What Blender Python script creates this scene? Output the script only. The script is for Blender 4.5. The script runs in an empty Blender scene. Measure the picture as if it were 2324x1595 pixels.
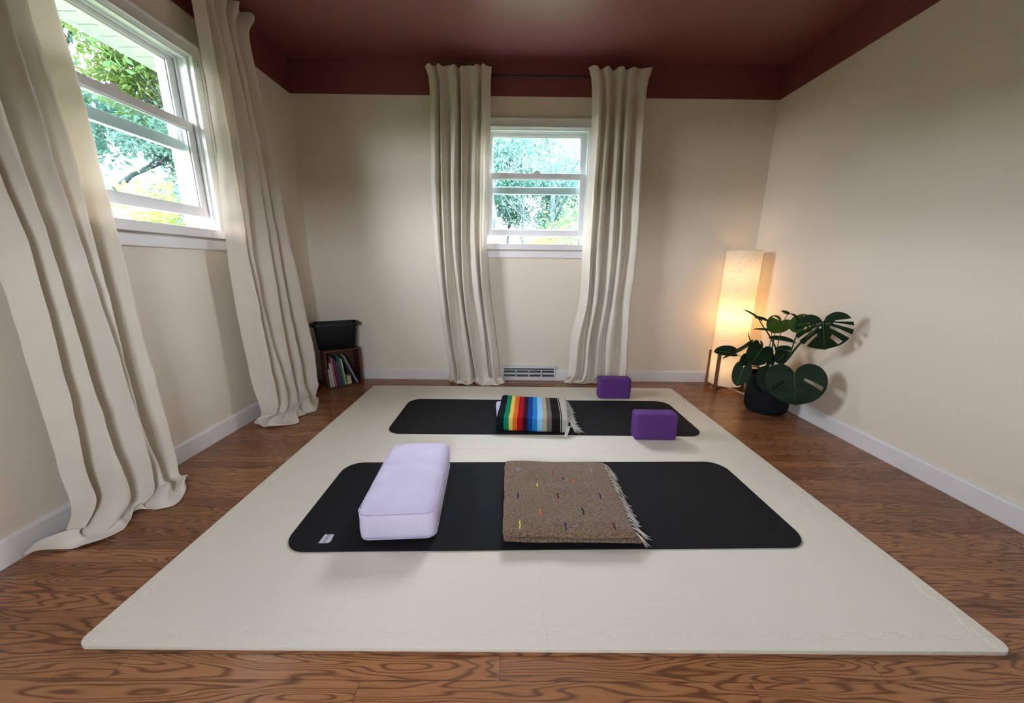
import bpy, bmesh, math, random
from mathutils import Vector, Matrix, noise
from mathutils.geometry import tessellate_polygon

random.seed(7)
PI = math.pi
scn = bpy.context.scene
COL = scn.collection

# ------------------------------------------------------------------ room size
XL, XR, YB, YF = -1.662, 1.997, 3.037, -.85
ZC, ZP = 2.44, 2.2135            # ceiling height, lower edge of the dark paint band
WT = 0.16                        # wall thickness

# ================================================================== materials
def nd(nt, kind, **kw):
    n = nt.nodes.new(kind)
    for k, v in kw.items():
        if hasattr(n, k):
            setattr(n, k, v)
        else:
            n.inputs[k].default_value = v
    return n

def base(name, color=(.5, .5, .5), rough=.5, spec=.5, metal=0):
    m = bpy.data.materials.new(name)
    m.use_nodes = True
    nt = m.node_tree
    p = nt.nodes['Principled BSDF']
    p.inputs['Base Color'].default_value = (*color, 1)
    p.inputs['Roughness'].default_value = rough
    p.inputs['Specular IOR Level'].default_value = spec
    p.inputs['Metallic'].default_value = metal
    return m, nt, p

def coords(nt, kind='Object', scale=(1, 1, 1)):
    tc = nd(nt, 'ShaderNodeTexCoord')
    mp = nd(nt, 'ShaderNodeMapping')
    mp.inputs['Scale'].default_value = scale
    nt.links.new(tc.outputs[kind], mp.inputs['Vector'])
    return mp.outputs['Vector']

def bump(nt, p, height, strength=.2, dist=.002):
    b = nd(nt, 'ShaderNodeBump')
    b.inputs['Strength'].default_value = strength
    b.inputs['Distance'].default_value = dist
    nt.links.new(height, b.inputs['Height'])
    nt.links.new(b.outputs['Normal'], p.inputs['Normal'])
    return b

def noisy(name, c1, c2, scale=20, rough=.5, spec=.5, bscale=None, bstr=.15, bdist=.002, stretch=(1, 1, 1), detail=4, lo=.35, hi=.65):
    m, nt, p = base(name, c1, rough, spec)
    v = coords(nt, 'Object', stretch)
    n = nd(nt, 'ShaderNodeTexNoise'); n.inputs['Scale'].default_value = scale; n.inputs['Detail'].default_value = detail
    nt.links.new(v, n.inputs['Vector'])
    r = nd(nt, 'ShaderNodeValToRGB')
    r.color_ramp.elements[0].position = lo; r.color_ramp.elements[0].color = (*c1, 1)
    r.color_ramp.elements[1].position = hi; r.color_ramp.elements[1].color = (*c2, 1)
    nt.links.new(n.outputs['Fac'], r.inputs['Fac'])
    nt.links.new(r.outputs['Color'], p.inputs['Base Color'])
    if bscale:
        n2 = nd(nt, 'ShaderNodeTexNoise'); n2.inputs['Scale'].default_value = bscale; n2.inputs['Detail'].default_value = 3
        nt.links.new(v, n2.inputs['Vector'])
        bump(nt, p, n2.outputs['Fac'], bstr, bdist)
    return m

M = {}
MAROON = (.20, .055, .050)
CREAM = (.80, .725, .61)

def wall_material():
    m, nt, p = base('wall_paint', CREAM, .55, .35)
    g = nd(nt, 'ShaderNodeNewGeometry')
    sp = nd(nt, 'ShaderNodeSeparateXYZ')
    nt.links.new(g.outputs['Position'], sp.inputs[0])
    gt = nd(nt, 'ShaderNodeMath', operation='GREATER_THAN'); gt.inputs[1].default_value = ZP
    nt.links.new(sp.outputs['Z'], gt.inputs[0])
    mx = nd(nt, 'ShaderNodeMix', data_type='RGBA')
    mx.inputs['A'].default_value = (*CREAM, 1); mx.inputs['B'].default_value = (*MAROON, 1)
    nt.links.new(gt.outputs[0], mx.inputs['Factor'])
    nt.links.new(mx.outputs['Result'], p.inputs['Base Color'])
    n = nd(nt, 'ShaderNodeTexNoise'); n.inputs['Scale'].default_value = 140; n.inputs['Detail'].default_value = 2
    nt.links.new(g.outputs['Position'], n.inputs['Vector'])
    bump(nt, p, n.outputs['Fac'], .12, .002)
    return m
M['wall'] = wall_material()

def ceiling_material():
    m, nt, p = base('ceiling_paint', MAROON, .42, 1.0)
    p.inputs['IOR'].default_value = 1.65
    v = coords(nt)
    n = nd(nt, 'ShaderNodeTexNoise'); n.inputs['Scale'].default_value = 60; n.inputs['Detail'].default_value = 2
    nt.links.new(v, n.inputs['Vector'])
    bump(nt, p, n.outputs['Fac'], .1, .002)
    return m
M['ceiling'] = ceiling_material()
M['trim'] = noisy('white_trim_paint', (.78, .77, .77), (.82, .81, .81), 6, .38, .5, 60, .03)
M['vinyl'] = noisy('white_vinyl', (.78, .80, .82), (.82, .84, .86), 8, .35, .5)
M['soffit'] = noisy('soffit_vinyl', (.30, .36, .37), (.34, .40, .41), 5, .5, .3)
M['siding'] = noisy('siding', (.55, .55, .52), (.62, .62, .6), 5, .7, .2)

def floor_material():
    m, nt, p = base('oak_strip_floor', (.3, .13, .06), .3, .5)
    L = nt.links.new
    g = nd(nt, 'ShaderNodeNewGeometry')
    s = nd(nt, 'ShaderNodeSeparateXYZ'); L(g.outputs['Position'], s.inputs[0])
    def mth(op, a, b=None):
        n = nd(nt, 'ShaderNodeMath', operation=op)
        for i, x in enumerate((a, b)):
            if x is None: continue
            if isinstance(x, (int, float)): n.inputs[i].default_value = x
            else: L(x, n.inputs[i])
        return n.outputs[0]
    PW, PL = .0575, .95
    yy = mth('DIVIDE', mth('ADD', s.outputs['Y'], 20 * PW - .66 + .0), PW)
    row = mth('FLOOR', yy)
    yf = mth('FRACT', yy)
    wn = nd(nt, 'ShaderNodeTexWhiteNoise', noise_dimensions='1D'); L(row, wn.inputs['W'])
    xo = mth('DIVIDE', mth('ADD', s.outputs['X'], mth('MULTIPLY', wn.outputs['Value'], 7.3)), PL)
    colm = mth('FLOOR', xo)
    xf = mth('FRACT', xo)
    cb = nd(nt, 'ShaderNodeCombineXYZ'); L(row, cb.inputs[0]); L(colm, cb.inputs[1])
    w2 = nd(nt, 'ShaderNodeTexWhiteNoise', noise_dimensions='3D'); L(cb.outputs[0], w2.inputs['Vector'])
    rnd = w2.outputs['Value']
    # cathedral grain: contour lines of a stretched noise, different on every strip
    gv = nd(nt, 'ShaderNodeCombineXYZ')
    L(mth('ADD', mth('MULTIPLY', s.outputs['X'], 1.7), mth('MULTIPLY', rnd, 90)), gv.inputs[0])
    L(mth('ADD', mth('MULTIPLY', s.outputs['Y'], 15), mth('MULTIPLY', rnd, 31)), gv.inputs[1])
    gn = nd(nt, 'ShaderNodeTexNoise'); gn.inputs['Scale'].default_value = 1.0; gn.inputs['Detail'].default_value = 2; gn.inputs['Roughness'].default_value = .4
    L(gv.outputs[0], gn.inputs['Vector'])
    ring = mth('SINE', mth('MULTIPLY', gn.outputs['Fac'], 128))
    ring = mth('ADD', mth('MULTIPLY', ring, .5), .5)
    ring = mth('POWER', ring, 3.2)
    # fine pores
    pv = nd(nt, 'ShaderNodeCombineXYZ')
    L(mth('MULTIPLY', s.outputs['X'], 14), pv.inputs[0]); L(mth('MULTIPLY', s.outputs['Y'], 420), pv.inputs[1]); L(mth('MULTIPLY', rnd, 40), pv.inputs[2])
    pn = nd(nt, 'ShaderNodeTexNoise'); pn.inputs['Scale'].default_value = 1.0; pn.inputs['Detail'].default_value = 2
    L(pv.outputs[0], pn.inputs['Vector'])
    pores = mth('SMOOTH_MIN', pn.outputs['Fac'], .62)
    # colour per strip
    cr = nd(nt, 'ShaderNodeValToRGB')
    e = cr.color_ramp.elements
    e[0].position = 0; e[0].color = (.265, .103, .042, 1)
    e[1].position = 1; e[1].color = (.43, .190, .080, 1)
    x = e.new(.5); x.color = (.345, .143, .057, 1)
    L(rnd, cr.inputs['Fac'])
    dk = nd(nt, 'ShaderNodeMix', data_type='RGBA', blend_type='MULTIPLY'); dk.inputs['B'].default_value = (.36, .28, .23, 1)
    L(mth('MULTIPLY', ring, .95), dk.inputs['Factor']); L(cr.outputs['Color'], dk.inputs['A'])
    d2 = nd(nt, 'ShaderNodeMix', data_type='RGBA', blend_type='MULTIPLY'); d2.inputs['B'].default_value = (.55, .5, .45, 1)
    L(mth('MULTIPLY', mth('SUBTRACT', .62, pores), 1.6), d2.inputs['Factor']); L(dk.outputs['Result'], d2.inputs['A'])
    # seams
    ey = mth('MINIMUM', yf, mth('SUBTRACT', 1, yf))
    ex = mth('MULTIPLY', mth('MINIMUM', xf, mth('SUBTRACT', 1, xf)), PL / PW)
    seam = mth('LESS_THAN', mth('MINIMUM', ey, ex), .012)
    d3 = nd(nt, 'ShaderNodeMix', data_type='RGBA', blend_type='MULTIPLY'); d3.inputs['B'].default_value = (.35, .3, .28, 1)
    L(seam, d3.inputs['Factor']); L(d2.outputs['Result'], d3.inputs['A'])
    L(d3.outputs['Result'], p.inputs['Base Color'])
    L(mth('ADD', mth('MULTIPLY', ring, .10), .27), p.inputs['Roughness'])
    bump(nt, p, mth('SUBTRACT', mth('MULTIPLY', pn.outputs['Fac'], .25), mth('MULTIPLY', seam, 1.0)), .12, .001)
    return m
M['floor'] = floor_material()

def foam_material():
    m, nt, p = base('beige_foam', (.74, .695, .585), .55, .35)
    L = nt.links.new
    v = coords(nt, 'Object')
    w = []
    for ax in ('X', 'Y'):
        wv = nd(nt, 'ShaderNodeTexWave', wave_type='BANDS', bands_direction=ax, wave_profile='SIN')
        wv.inputs['Scale'].default_value = 62
        L(v, wv.inputs['Vector']); w.append(wv.outputs['Fac'])
    mm = nd(nt, 'ShaderNodeMath', operation='MULTIPLY'); L(w[0], mm.inputs[0]); L(w[1], mm.inputs[1])
    bump(nt, p, mm.outputs[0], .35, .0012)
    return m
M['foam'] = foam_material()
M['rubber'] = noisy('black_rubber', (.0065, .0065, .0078), (.013, .013, .014), 400, .8, .2, 500, .5, .001, lo=.4, hi=.75)
M['patch'] = noisy('white_woven_patch', (.50, .50, .56), (.62, .62, .68), 900, .8, .2)
M['ink'] = noisy('grey_ink', (.05, .05, .06), (.07, .07, .08), 90, .8, .2)

def cloth(name, c1, c2, weave=900, bstr=.25, rough=.85, translucent=0.0, tcol=None):
    m, nt, p = base(name, c1, rough, .15)
    p.inputs['Sheen Weight'].default_value = .15
    L = nt.links.new
    v = coords(nt, 'Object')
    n = nd(nt, 'ShaderNodeTexNoise'); n.inputs['Scale'].default_value = 9; n.inputs['Detail'].default_value = 5
    L(v, n.inputs['Vector'])
    r = nd(nt, 'ShaderNodeValToRGB')
    r.color_ramp.elements[0].position = .3; r.color_ramp.elements[0].color = (*c1, 1)
    r.color_ramp.elements[1].position = .7; r.color_ramp.elements[1].color = (*c2, 1)
    L(n.outputs['Fac'], r.inputs['Fac']); L(r.outputs['Color'], p.inputs['Base Color'])
    n2 = nd(nt, 'ShaderNodeTexNoise'); n2.inputs['Scale'].default_value = weave; n2.inputs['Detail'].default_value = 2
    L(v, n2.inputs['Vector'])
    b = bump(nt, p, n2.outputs['Fac'], bstr, .001)
    if translucent:
        t = nd(nt, 'ShaderNodeBsdfTranslucent'); t.inputs['Color'].default_value = (*(tcol or c2), 1)
        mx = nd(nt, 'ShaderNodeMixShader'); mx.inputs['Fac'].default_value = translucent
        L(p.outputs[0], mx.inputs[1]); L(t.outputs[0], mx.inputs[2])
        L(mx.outputs[0], nt.nodes['Material Output'].inputs['Surface'])
    return m
M['linen'] = cloth('natural_linen', (.74, .68, .585), (.80, .745, .65), 500, .3, .9, .09, (.85, .76, .58))
M['lavender'] = cloth('lavender_velour', (.61, .555, .73), (.68, .625, .80), 700, .2, .8)
M['lavender_seam'] = cloth('lavender_piping', (.50, .43, .62), (.55, .48, .67), 700, .2, .8)
M['white_yarn'] = cloth('off_white_yarn', (.62, .57, .52), (.74, .69, .64), 300, .5, .9)
M['serape_yarn'] = cloth('cream_yarn', (.66, .64, .60), (.76, .74, .70), 300, .5, .9)

def wool_material():
    m, nt, p = base('brown_wool', (.2, .12, .08), .95, .1)
    p.inputs['Sheen Weight'].default_value = .25
    L = nt.links.new
    v = coords(nt, 'Object', (1, 2.2, 1))
    n = nd(nt, 'ShaderNodeTexNoise'); n.inputs['Scale'].default_value = 135; n.inputs['Detail'].default_value = 5; n.inputs['Roughness'].default_value = .7
    L(v, n.inputs['Vector'])
    r = nd(nt, 'ShaderNodeValToRGB'); e = r.color_ramp.elements
    e[0].position = .34; e[0].color = (.060, .034, .020, 1)
    e[1].position = .68; e[1].color = (.40, .285, .19, 1)
    x = e.new(.5); x.color = (.195, .122, .074, 1)
    L(n.outputs['Fac'], r.inputs['Fac']); L(r.outputs['Color'], p.inputs['Base Color'])
    bump(nt, p, n.outputs['Fac'], .8, .004)
    return m
M['wool'] = wool_material()

STRIPES = [(0, (.006, .012, .016)), (.10, (.006, .21, .10)), (.169, (.72, .55, .12)), (.226, (.68, .13, .015)),
           (.289, (.34, .006, .016)), (.364, (.030, .006, .013)), (.431, (.008, .045, .25)), (.50, (.012, .22, .50)),
           (.566, (.28, .50, .76)), (.639, (.40, .36, .29)), (.699, (.14, .12, .10)), (.765, (.014, .010, .010)),
           (.884, (.55, .52, .47)), (.892, (.010, .010, .010)), (.907, (.46, .43, .38))]

def serape_material():
    m, nt, p = base('striped_cotton', (.5, .5, .5), .95, .1)
    L = nt.links.new
    uv = nd(nt, 'ShaderNodeUVMap')
    s = nd(nt, 'ShaderNodeSeparateXYZ'); L(uv.outputs[0], s.inputs[0])
    r = nd(nt, 'ShaderNodeValToRGB'); r.color_ramp.interpolation = 'CONSTANT'
    e = r.color_ramp.elements
    e[0].position = 0; e[0].color = (*STRIPES[0][1], 1)
    e[1].position = STRIPES[1][0]; e[1].color = (*STRIPES[1][1], 1)
    for pos, c in STRIPES[2:]:
        q = e.new(pos); q.color = (*c, 1)
    L(s.outputs['X'], r.inputs['Fac'])
    v = coords(nt, 'Object')
    n = nd(nt, 'ShaderNodeTexNoise'); n.inputs['Scale'].default_value = 260; n.inputs['Detail'].default_value = 3
    L(v, n.inputs['Vector'])
    mx = nd(nt, 'ShaderNodeMix', data_type='RGBA', blend_type='OVERLAY'); mx.inputs['Factor'].default_value = .35
    L(r.outputs['Color'], mx.inputs['A']); L(n.outputs['Fac'], mx.inputs['B'])
    L(mx.outputs['Result'], p.inputs['Base Color'])
    bump(nt, p, n.outputs['Fac'], .6, .003)
    return m
M['serape'] = serape_material()
M['purple'] = noisy('purple_foam', (.100, .032, .185), (.13, .042, .23), 150, .75, .25, 300, .2, .001)
for k, c in dict(thread_cyan=(.16, .35, .42), thread_red=(.45, .05, .03), thread_orange=(.75, .13, .03), thread_yellow=(.75, .62, .10),
                 thread_navy=(.03, .02, .12), thread_maroon=(.09, .015, .01), thread_dark=(.012, .02, .016), thread_grey=(.30, .30, .27)).items():
    M[k] = noisy(k, c, tuple(min(1, v * 1.25) for v in c), 300, .9, .1)

def wood_material(name, c1, c2, axis=(18, 18, 1.6)):
    m, nt, p = base(name, c1, .45, .4)
    L = nt.links.new
    v = coords(nt, 'Object', axis)
    n = nd(nt, 'ShaderNodeTexNoise'); n.inputs['Scale'].default_value = 4; n.inputs['Detail'].default_value = 6; n.inputs['Distortion'].default_value = .6
    L(v, n.inputs['Vector'])
    r = nd(nt, 'ShaderNodeValToRGB')
    r.color_ramp.elements[0].position = .3; r.color_ramp.elements[0].color = (*c1, 1)
    r.color_ramp.elements[1].position = .7; r.color_ramp.elements[1].color = (*c2, 1)
    L(n.outputs['Fac'], r.inputs['Fac']); L(r.outputs['Color'], p.inputs['Base Color'])
    bump(nt, p, n.outputs['Fac'], .08, .001)
    return m
M['crate'] = wood_material('red_brown_crate_wood', (.055, .018, .008), (.10, .034, .014), (2, 2, 20))
M['lampwood'] = wood_material('walnut', (.11, .045, .018), (.19, .085, .036))
M['plastic'] = noisy('black_plastic', (.003, .003, .0032), (.0045, .0045, .005), 40, .5, .2)
M['pot'] = noisy('black_ceramic', (.005, .006, .009), (.008, .009, .013), 60, .7, .18, 200, .08)
M['soil'] = noisy('potting_soil', (.01, .007, .005), (.035, .024, .016), 90, .95, .1, 120, 1, .01)
M['stem'] = noisy('green_stem', (.035, .085, .022), (.07, .13, .035), 30, .45, .4)
M['dark_stem'] = noisy('dark_green_stem', (.014, .032, .012), (.03, .055, .02), 30, .45, .4)
M['metal_white'] = noisy('white_enamel', (.66, .67, .68), (.70, .71, .72), 20, .4, .5)
M['vent_dark'] = noisy('grey_louvre', (.10, .11, .11), (.14, .15, .15), 30, .5, .4)
M['black_metal'] = noisy('black_metal', (.010, .009, .010), (.016, .014, .015), 60, .45, .5)
M['cord'] = noisy('white_cord', (.70, .68, .64), (.76, .74, .70), 60, .5, .4)
M['steel'] = noisy('dull_steel', (.16, .17, .18), (.22, .23, .24), 60, .4, .6)
M['pages'] = noisy('book_pages', (.62, .57, .46), (.70, .65, .54), 300, .9, .1, stretch=(30, 1, 1))

def leaf_material(name, c1, c2, tr, trans=.25, rough=.5):
    m, nt, p = base(name, c1, rough, .14)
    L = nt.links.new
    v = coords(nt, 'Object')
    n = nd(nt, 'ShaderNodeTexNoise'); n.inputs['Scale'].default_value = 14; n.inputs['Detail'].default_value = 3
    L(v, n.inputs['Vector'])
    r = nd(nt, 'ShaderNodeValToRGB')
    r.color_ramp.elements[0].position = .3; r.color_ramp.elements[0].color = (*c1, 1)
    r.color_ramp.elements[1].position = .7; r.color_ramp.elements[1].color = (*c2, 1)
    L(n.outputs['Fac'], r.inputs['Fac']); L(r.outputs['Color'], p.inputs['Base Color'])
    t = nd(nt, 'ShaderNodeBsdfTranslucent'); t.inputs['Color'].default_value = (*tr, 1)
    mx = nd(nt, 'ShaderNodeMixShader'); mx.inputs['Fac'].default_value = trans
    L(p.outputs[0], mx.inputs[1]); L(t.outputs[0], mx.inputs[2])
    L(mx.outputs[0], nt.nodes['Material Output'].inputs['Surface'])
    return m
M['leaf'] = leaf_material('monstera_leaf', (.006, .017, .008), (.010, .026, .011), (.03, .08, .012), .15)
M['backlit_leaf'] = leaf_material('backlit_monstera_leaf', (.016, .050, .010), (.028, .07, .014), (.14, .28, .04), .35)  # brighter green painted in for lamplight coming through the leaf
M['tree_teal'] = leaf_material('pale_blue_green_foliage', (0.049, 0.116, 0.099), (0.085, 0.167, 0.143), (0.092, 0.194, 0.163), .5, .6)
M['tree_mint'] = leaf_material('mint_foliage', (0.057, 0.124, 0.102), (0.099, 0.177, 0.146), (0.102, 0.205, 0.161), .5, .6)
M['tree_green'] = leaf_material('fresh_green_foliage', (0.036, 0.119, 0.041), (0.075, 0.183, 0.064), (0.089, 0.221, 0.068), .5, .6)
M['tree_lime'] = leaf_material('yellow_green_foliage', (0.061, 0.119, 0.027), (0.112, 0.166, 0.048), (0.130, 0.191, 0.053), .5, .6)
M['bark'] = noisy('grey_bark', (.03, .05, .052), (.055, .075, .08), 12, .9, .1, 30, .5, .02)
M['grass'] = noisy('spring_grass', (.03, .055, .018), (.06, .08, .03), 3, .9, .1, 20, .6, .05)

def glass_material(name, tint):
    m = bpy.data.materials.new(name); m.use_nodes = True
    nt = m.node_tree; nt.nodes.remove(nt.nodes['Principled BSDF'])
    t = nd(nt, 'ShaderNodeBsdfTransparent'); t.inputs['Color'].default_value = (*tint, 1)
    g = nd(nt, 'ShaderNodeBsdfGlossy'); g.inputs['Roughness'].default_value = .03
    lw = nd(nt, 'ShaderNodeLayerWeight')
    pw = nd(nt, 'ShaderNodeMath', operation='POWER'); pw.inputs[1].default_value = 5
    nt.links.new(lw.outputs['Facing'], pw.inputs[0])
    f = nd(nt, 'ShaderNodeMath', operation='MULTIPLY_ADD'); f.inputs[1].default_value = .9; f.inputs[2].default_value = .03
    nt.links.new(pw.outputs[0], f.inputs[0])
    mx = nd(nt, 'ShaderNodeMixShader')
    nt.links.new(f.outputs[0], mx.inputs[0]); nt.links.new(t.outputs[0], mx.inputs[1]); nt.links.new(g.outputs[0], mx.inputs[2])
    nt.links.new(mx.outputs[0], nt.nodes['Material Output'].inputs['Surface'])
    return m
M['glass'] = glass_material('window_glass', (.90, .975, .97))

def shade_material():
    m, nt, p = base('paper_lamp_shade', (.80, .76, .68), .8, .1)
    L = nt.links.new
    v = coords(nt, 'Object', (1, 1, 2.5))
    n = nd(nt, 'ShaderNodeTexNoise'); n.inputs['Scale'].default_value = 26; n.inputs['Detail'].default_value = 6; n.inputs['Roughness'].default_value = .7
    L(v, n.inputs['Vector'])
    r = nd(nt, 'ShaderNodeValToRGB')
    r.color_ramp.elements[0].position = .30; r.color_ramp.elements[0].color = (.70, .62, .50, 1)
    r.color_ramp.elements[1].position = .48; r.color_ramp.elements[1].color = (.86, .81, .72, 1)
    L(n.outputs['Fac'], r.inputs['Fac'])
    L(r.outputs['Color'], p.inputs['Base Color'])
    t = nd(nt, 'ShaderNodeBsdfTranslucent'); L(r.outputs['Color'], t.inputs['Color'])
    mx = nd(nt, 'ShaderNodeMixShader'); mx.inputs['Fac'].default_value = .45
    L(p.outputs[0], mx.inputs[1]); L(t.outputs[0], mx.inputs[2])
    L(mx.outputs[0], nt.nodes['Material Output'].inputs['Surface'])
    return m
M['shade'] = shade_material()

def emit(name, c, s):
    m = bpy.data.materials.new(name); m.use_nodes = True
    nt = m.node_tree; nt.nodes.remove(nt.nodes['Principled BSDF'])
    e = nd(nt, 'ShaderNodeEmission'); e.inputs['Color'].default_value = (*c, 1); e.inputs['Strength'].default_value = s
    nt.links.new(e.outputs[0], nt.nodes['Material Output'].inputs['Surface'])
    return m
M['bulb'] = emit('warm_bulb', (1, .55, .20), 44)
M['fill_bulb'] = emit('fill_warm_bulb', (1, .64, .32), 11)  # for extra bulbs added inside the shade to even out its glow

def plain(name, c, rough=.6):
    if name not in M:
        M[name] = noisy(name, c, tuple(min(1, x * 1.12) for x in c), 25, rough, .4)
    return M[name]

# ================================================================== mesh helper
class MB:
    def __init__(s):
        s.v, s.f, s.m, s.uv = [], [], [], None
    def add(s, vs, fs, mi=0):
        o = len(s.v)
        s.v += [tuple(x) for x in vs]
        for f in fs:
            s.f.append(tuple(i + o for i in f)); s.m.append(mi)
        return s
    def box(s, x0, x1, y0, y1, z0, z1, mi=0, T=None):
        vs = [Vector((x, y, z)) for z in (z0, z1) for y in (y0, y1) for x in (x0, x1)]
        if T: vs = [T(*v) if callable(T) else T @ v for v in vs]
        return s.add(vs, [(0, 2, 3, 1), (4, 5, 7, 6), (0, 1, 5, 4), (2, 6, 7, 3), (0, 4, 6, 2), (1, 3, 7, 5)], mi)
    def tube(s, pts, rad, n=8, mi=0, cap=True):
        pts = [Vector(p) for p in pts]
        if not isinstance(rad, (list, tuple)): rad = [rad] * len(pts)
        vs, fs = [], []
        up = None
        for i, p in enumerate(pts):
            d = (pts[min(i + 1, len(pts) - 1)] - pts[max(i - 1, 0)])
            if d.length < 1e-9: d = Vector((0, 0, 1))
            d.normalize()
            if up is None:
                up = d.orthogonal().normalized()
            else:
                up = (up - d * up.dot(d))
                up = up.normalized() if up.length > 1e-6 else d.orthogonal().normalized()
            r = d.cross(up)
            for k in range(n):
                a = 2 * PI * k / n
                vs.append(p + (up * math.cos(a) + r * math.sin(a)) * rad[i])
        for i in range(len(pts) - 1):
            for k in range(n):
                a, b = i * n + k, i * n + (k + 1) % n
                fs.append((a, b, b + n, a + n))
        if cap:
            fs.append(tuple(range(n))[::-1]); fs.append(tuple((len(pts) - 1) * n + k for k in range(n)))
        return s.add(vs, fs, mi)
    def lathe(s, prof, n=48, c=(0, 0), mi=0):
        vs, fs = [], []
        for r, z in prof:
            for k in range(n):
                a = 2 * PI * k / n
                vs.append((c[0] + r * math.cos(a), c[1] + r * math.sin(a), z))
        for i in range(len(prof) - 1):
            for k in range(n):
                a, b = i * n + k, i * n + (k + 1) % n
                fs.append((a, b, b + n, a + n))
        return s.add(vs, fs, mi)
    def prism(s, outline, z0, z1, mi=0):
        n = len(outline)
        vs = [(x, y, z0) for x, y in outline] + [(x, y, z1) for x, y in outline]
        fs = [tuple(range(n))[::-1], tuple(range(n, 2 * n))] + [(i, (i + 1) % n, n + (i + 1) % n, n + i) for i in range(n)]
        return s.add(vs, fs, mi)
    def grid(s, rows, mi=0):
        nr, nc = len(rows), len(rows[0])
        return s.add([p for r in rows for p in r],
                     [(i * nc + j, i * nc + j + 1, (i + 1) * nc + j + 1, (i + 1) * nc + j) for i in range(nr - 1) for j in range(nc - 1)], mi)
    def rbox(s, x0, x1, y0, y1, z0, z1, r, nx, ny, nz, fn=None, mi=0):
        """rounded box as a closed grid; fn(p, n) may move each point"""
        idx = {}
        vs, fs = [], []
        N = (nx, ny, nz)
        lo, hi = Vector((x0, y0, z0)), Vector((x1, y1, z1))
        rr = min(r, (x1 - x0) / 2, (y1 - y0) / 2, (z1 - z0) / 2)
        def vert(i, j, k):
            key = (i, j, k)
            if key not in idx:
                t = [i / nx, j / ny, k / nz]
                p = Vector([lo[a] + (hi[a] - lo[a]) * (t[a]) for a in range(3)])
                # denser near the edges
                p = Vector([lo[a] + (hi[a] - lo[a]) * (.5 - .5 * math.cos(PI * t[a]) if N[a] < 12 else t[a]) for a in range(3)])
                q = Vector([min(max(p[a], lo[a] + rr), hi[a] - rr) for a in range(3)])
                d = p - q
                nn = d.normalized() if d.length > 1e-9 else Vector((0, 0, 0))
                if d.length > 1e-9:
                    # map cube corner onto the sphere
                    p = q + nn * rr
                if fn: p = fn(p, nn)
                idx[key] = len(vs); vs.append(p)
            return idx[key]
        for (a, b, c) in ((0, 1, 2), (1, 2, 0), (2, 0, 1)):
            for side in (0, N[c]):
                for i in range(N[a]):
                    for j in range(N[b]):
                        q = []
                        for di, dj in ((0, 0), (1, 0), (1, 1), (0, 1)):
                            ijk = [0, 0, 0]; ijk[a] = i + di; ijk[b] = j + dj; ijk[c] = side
                            q.append(vert(*ijk))
                        fs.append(tuple(q))
        return s.add(vs, fs, mi)
    def build(s, name, mats, parent=None, loc=None, smooth=False, bevel=0, bseg=2, uvf=None, recalc=True, angle=35):
        me = bpy.data.meshes.new(name)
        me.from_pydata(s.v, [], s.f)
        for m in (mats if isinstance(mats, (list, tuple)) else [mats]):
            me.materials.append(m)
        me.polygons.foreach_set('material_index', s.m)
        if uvf:
            uv = me.uv_layers.new(name='UVMap')
            for lp in me.loops:
                uv.data[lp.index].uv = uvf(me.vertices[lp.vertex_index].co)
        bm = bmesh.new(); bm.from_mesh(me)
        if recalc: bmesh.ops.recalc_face_normals(bm, faces=bm.faces)
        if bevel:
            es = [e for e in bm.edges if len(e.link_faces) == 2 and e.calc_face_angle(0) > math.radians(angle)]
            bmesh.ops.bevel(bm, geom=es, offset=bevel, segments=bseg, profile=.5, affect='EDGES', clamp_overlap=True)
        bm.to_mesh(me); bm.free()
        if smooth:
            me.polygons.foreach_set('use_smooth', [True] * len(me.polygons))
            if smooth == 'auto':
                me.set_sharp_from_angle(angle=math.radians(40))
        me.update()
        o = bpy.data.objects.new(name, me)
        COL.objects.link(o)
        if parent: o.parent = parent
        if loc: o.location = loc
        return o

def tag(o, label=None, cat=None, group=None, kind=None):
    for k, v in (('label', label), ('category', cat), ('group', group), ('kind', kind)):
        if v: o[k] = v
    return o

def empty(name, loc, rz=0, label=None, cat=None, group=None, kind=None):
    o = bpy.data.objects.new(name, None); COL.objects.link(o)
    o.empty_display_size = .1
    o.location = loc; o.rotation_euler = (0, 0, rz)
    return tag(o, label, cat, group, kind)

def copy_tree(o, parent=None):
    c = o.copy(); COL.objects.link(c)
    if parent: c.parent = parent
    for ch in [x for x in bpy.data.objects if x.parent == o]:
        copy_tree(ch, c)
    return c

def cr(p0, p1, p2, p3, t):
    t2, t3 = t * t, t * t * t
    return tuple(.5 * (2 * b + (-a + c) * t + (2 * a - 5 * b + 4 * c - d) * t2 + (-a + 3 * b - 3 * c + d) * t3) for a, b, c, d in zip(p0, p1, p2, p3))

def spline(pts, sub):
    n = len(pts); out = []
    subs = sub if isinstance(sub, (list, tuple)) else [sub] * (n - 1)
    for i in range(n - 1):
        a, b, c, d = pts[max(i - 1, 0)], pts[i], pts[i + 1], pts[min(i + 2, n - 1)]
        for k in range(subs[i]):
            out.append(cr(a, b, c, d, k / subs[i]))
    out.append(tuple(pts[-1]))
    return out

# ================================================================== the setting
def structure(o):
    o['kind'] = 'structure'
    return o

structure(MB().box(XL - WT, XR + WT, YF - WT, YB + WT, -.12, 0).build('floor', M['floor']))
structure(MB().box(XL - WT, XR + WT, YF - WT, YB + WT, ZC, ZC + .12).build('ceiling', M['ceiling']))

W1C, W2C = 1.725, .19            # centres of the two visible windows along their walls
WZ0, WZ1, WH = 1.11, 2.01, .41   # opening bottom, top, half width
F3 = (-.55, .20, .85, 1.47)    # unseen window behind the camera, added to let in fill daylight

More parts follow.
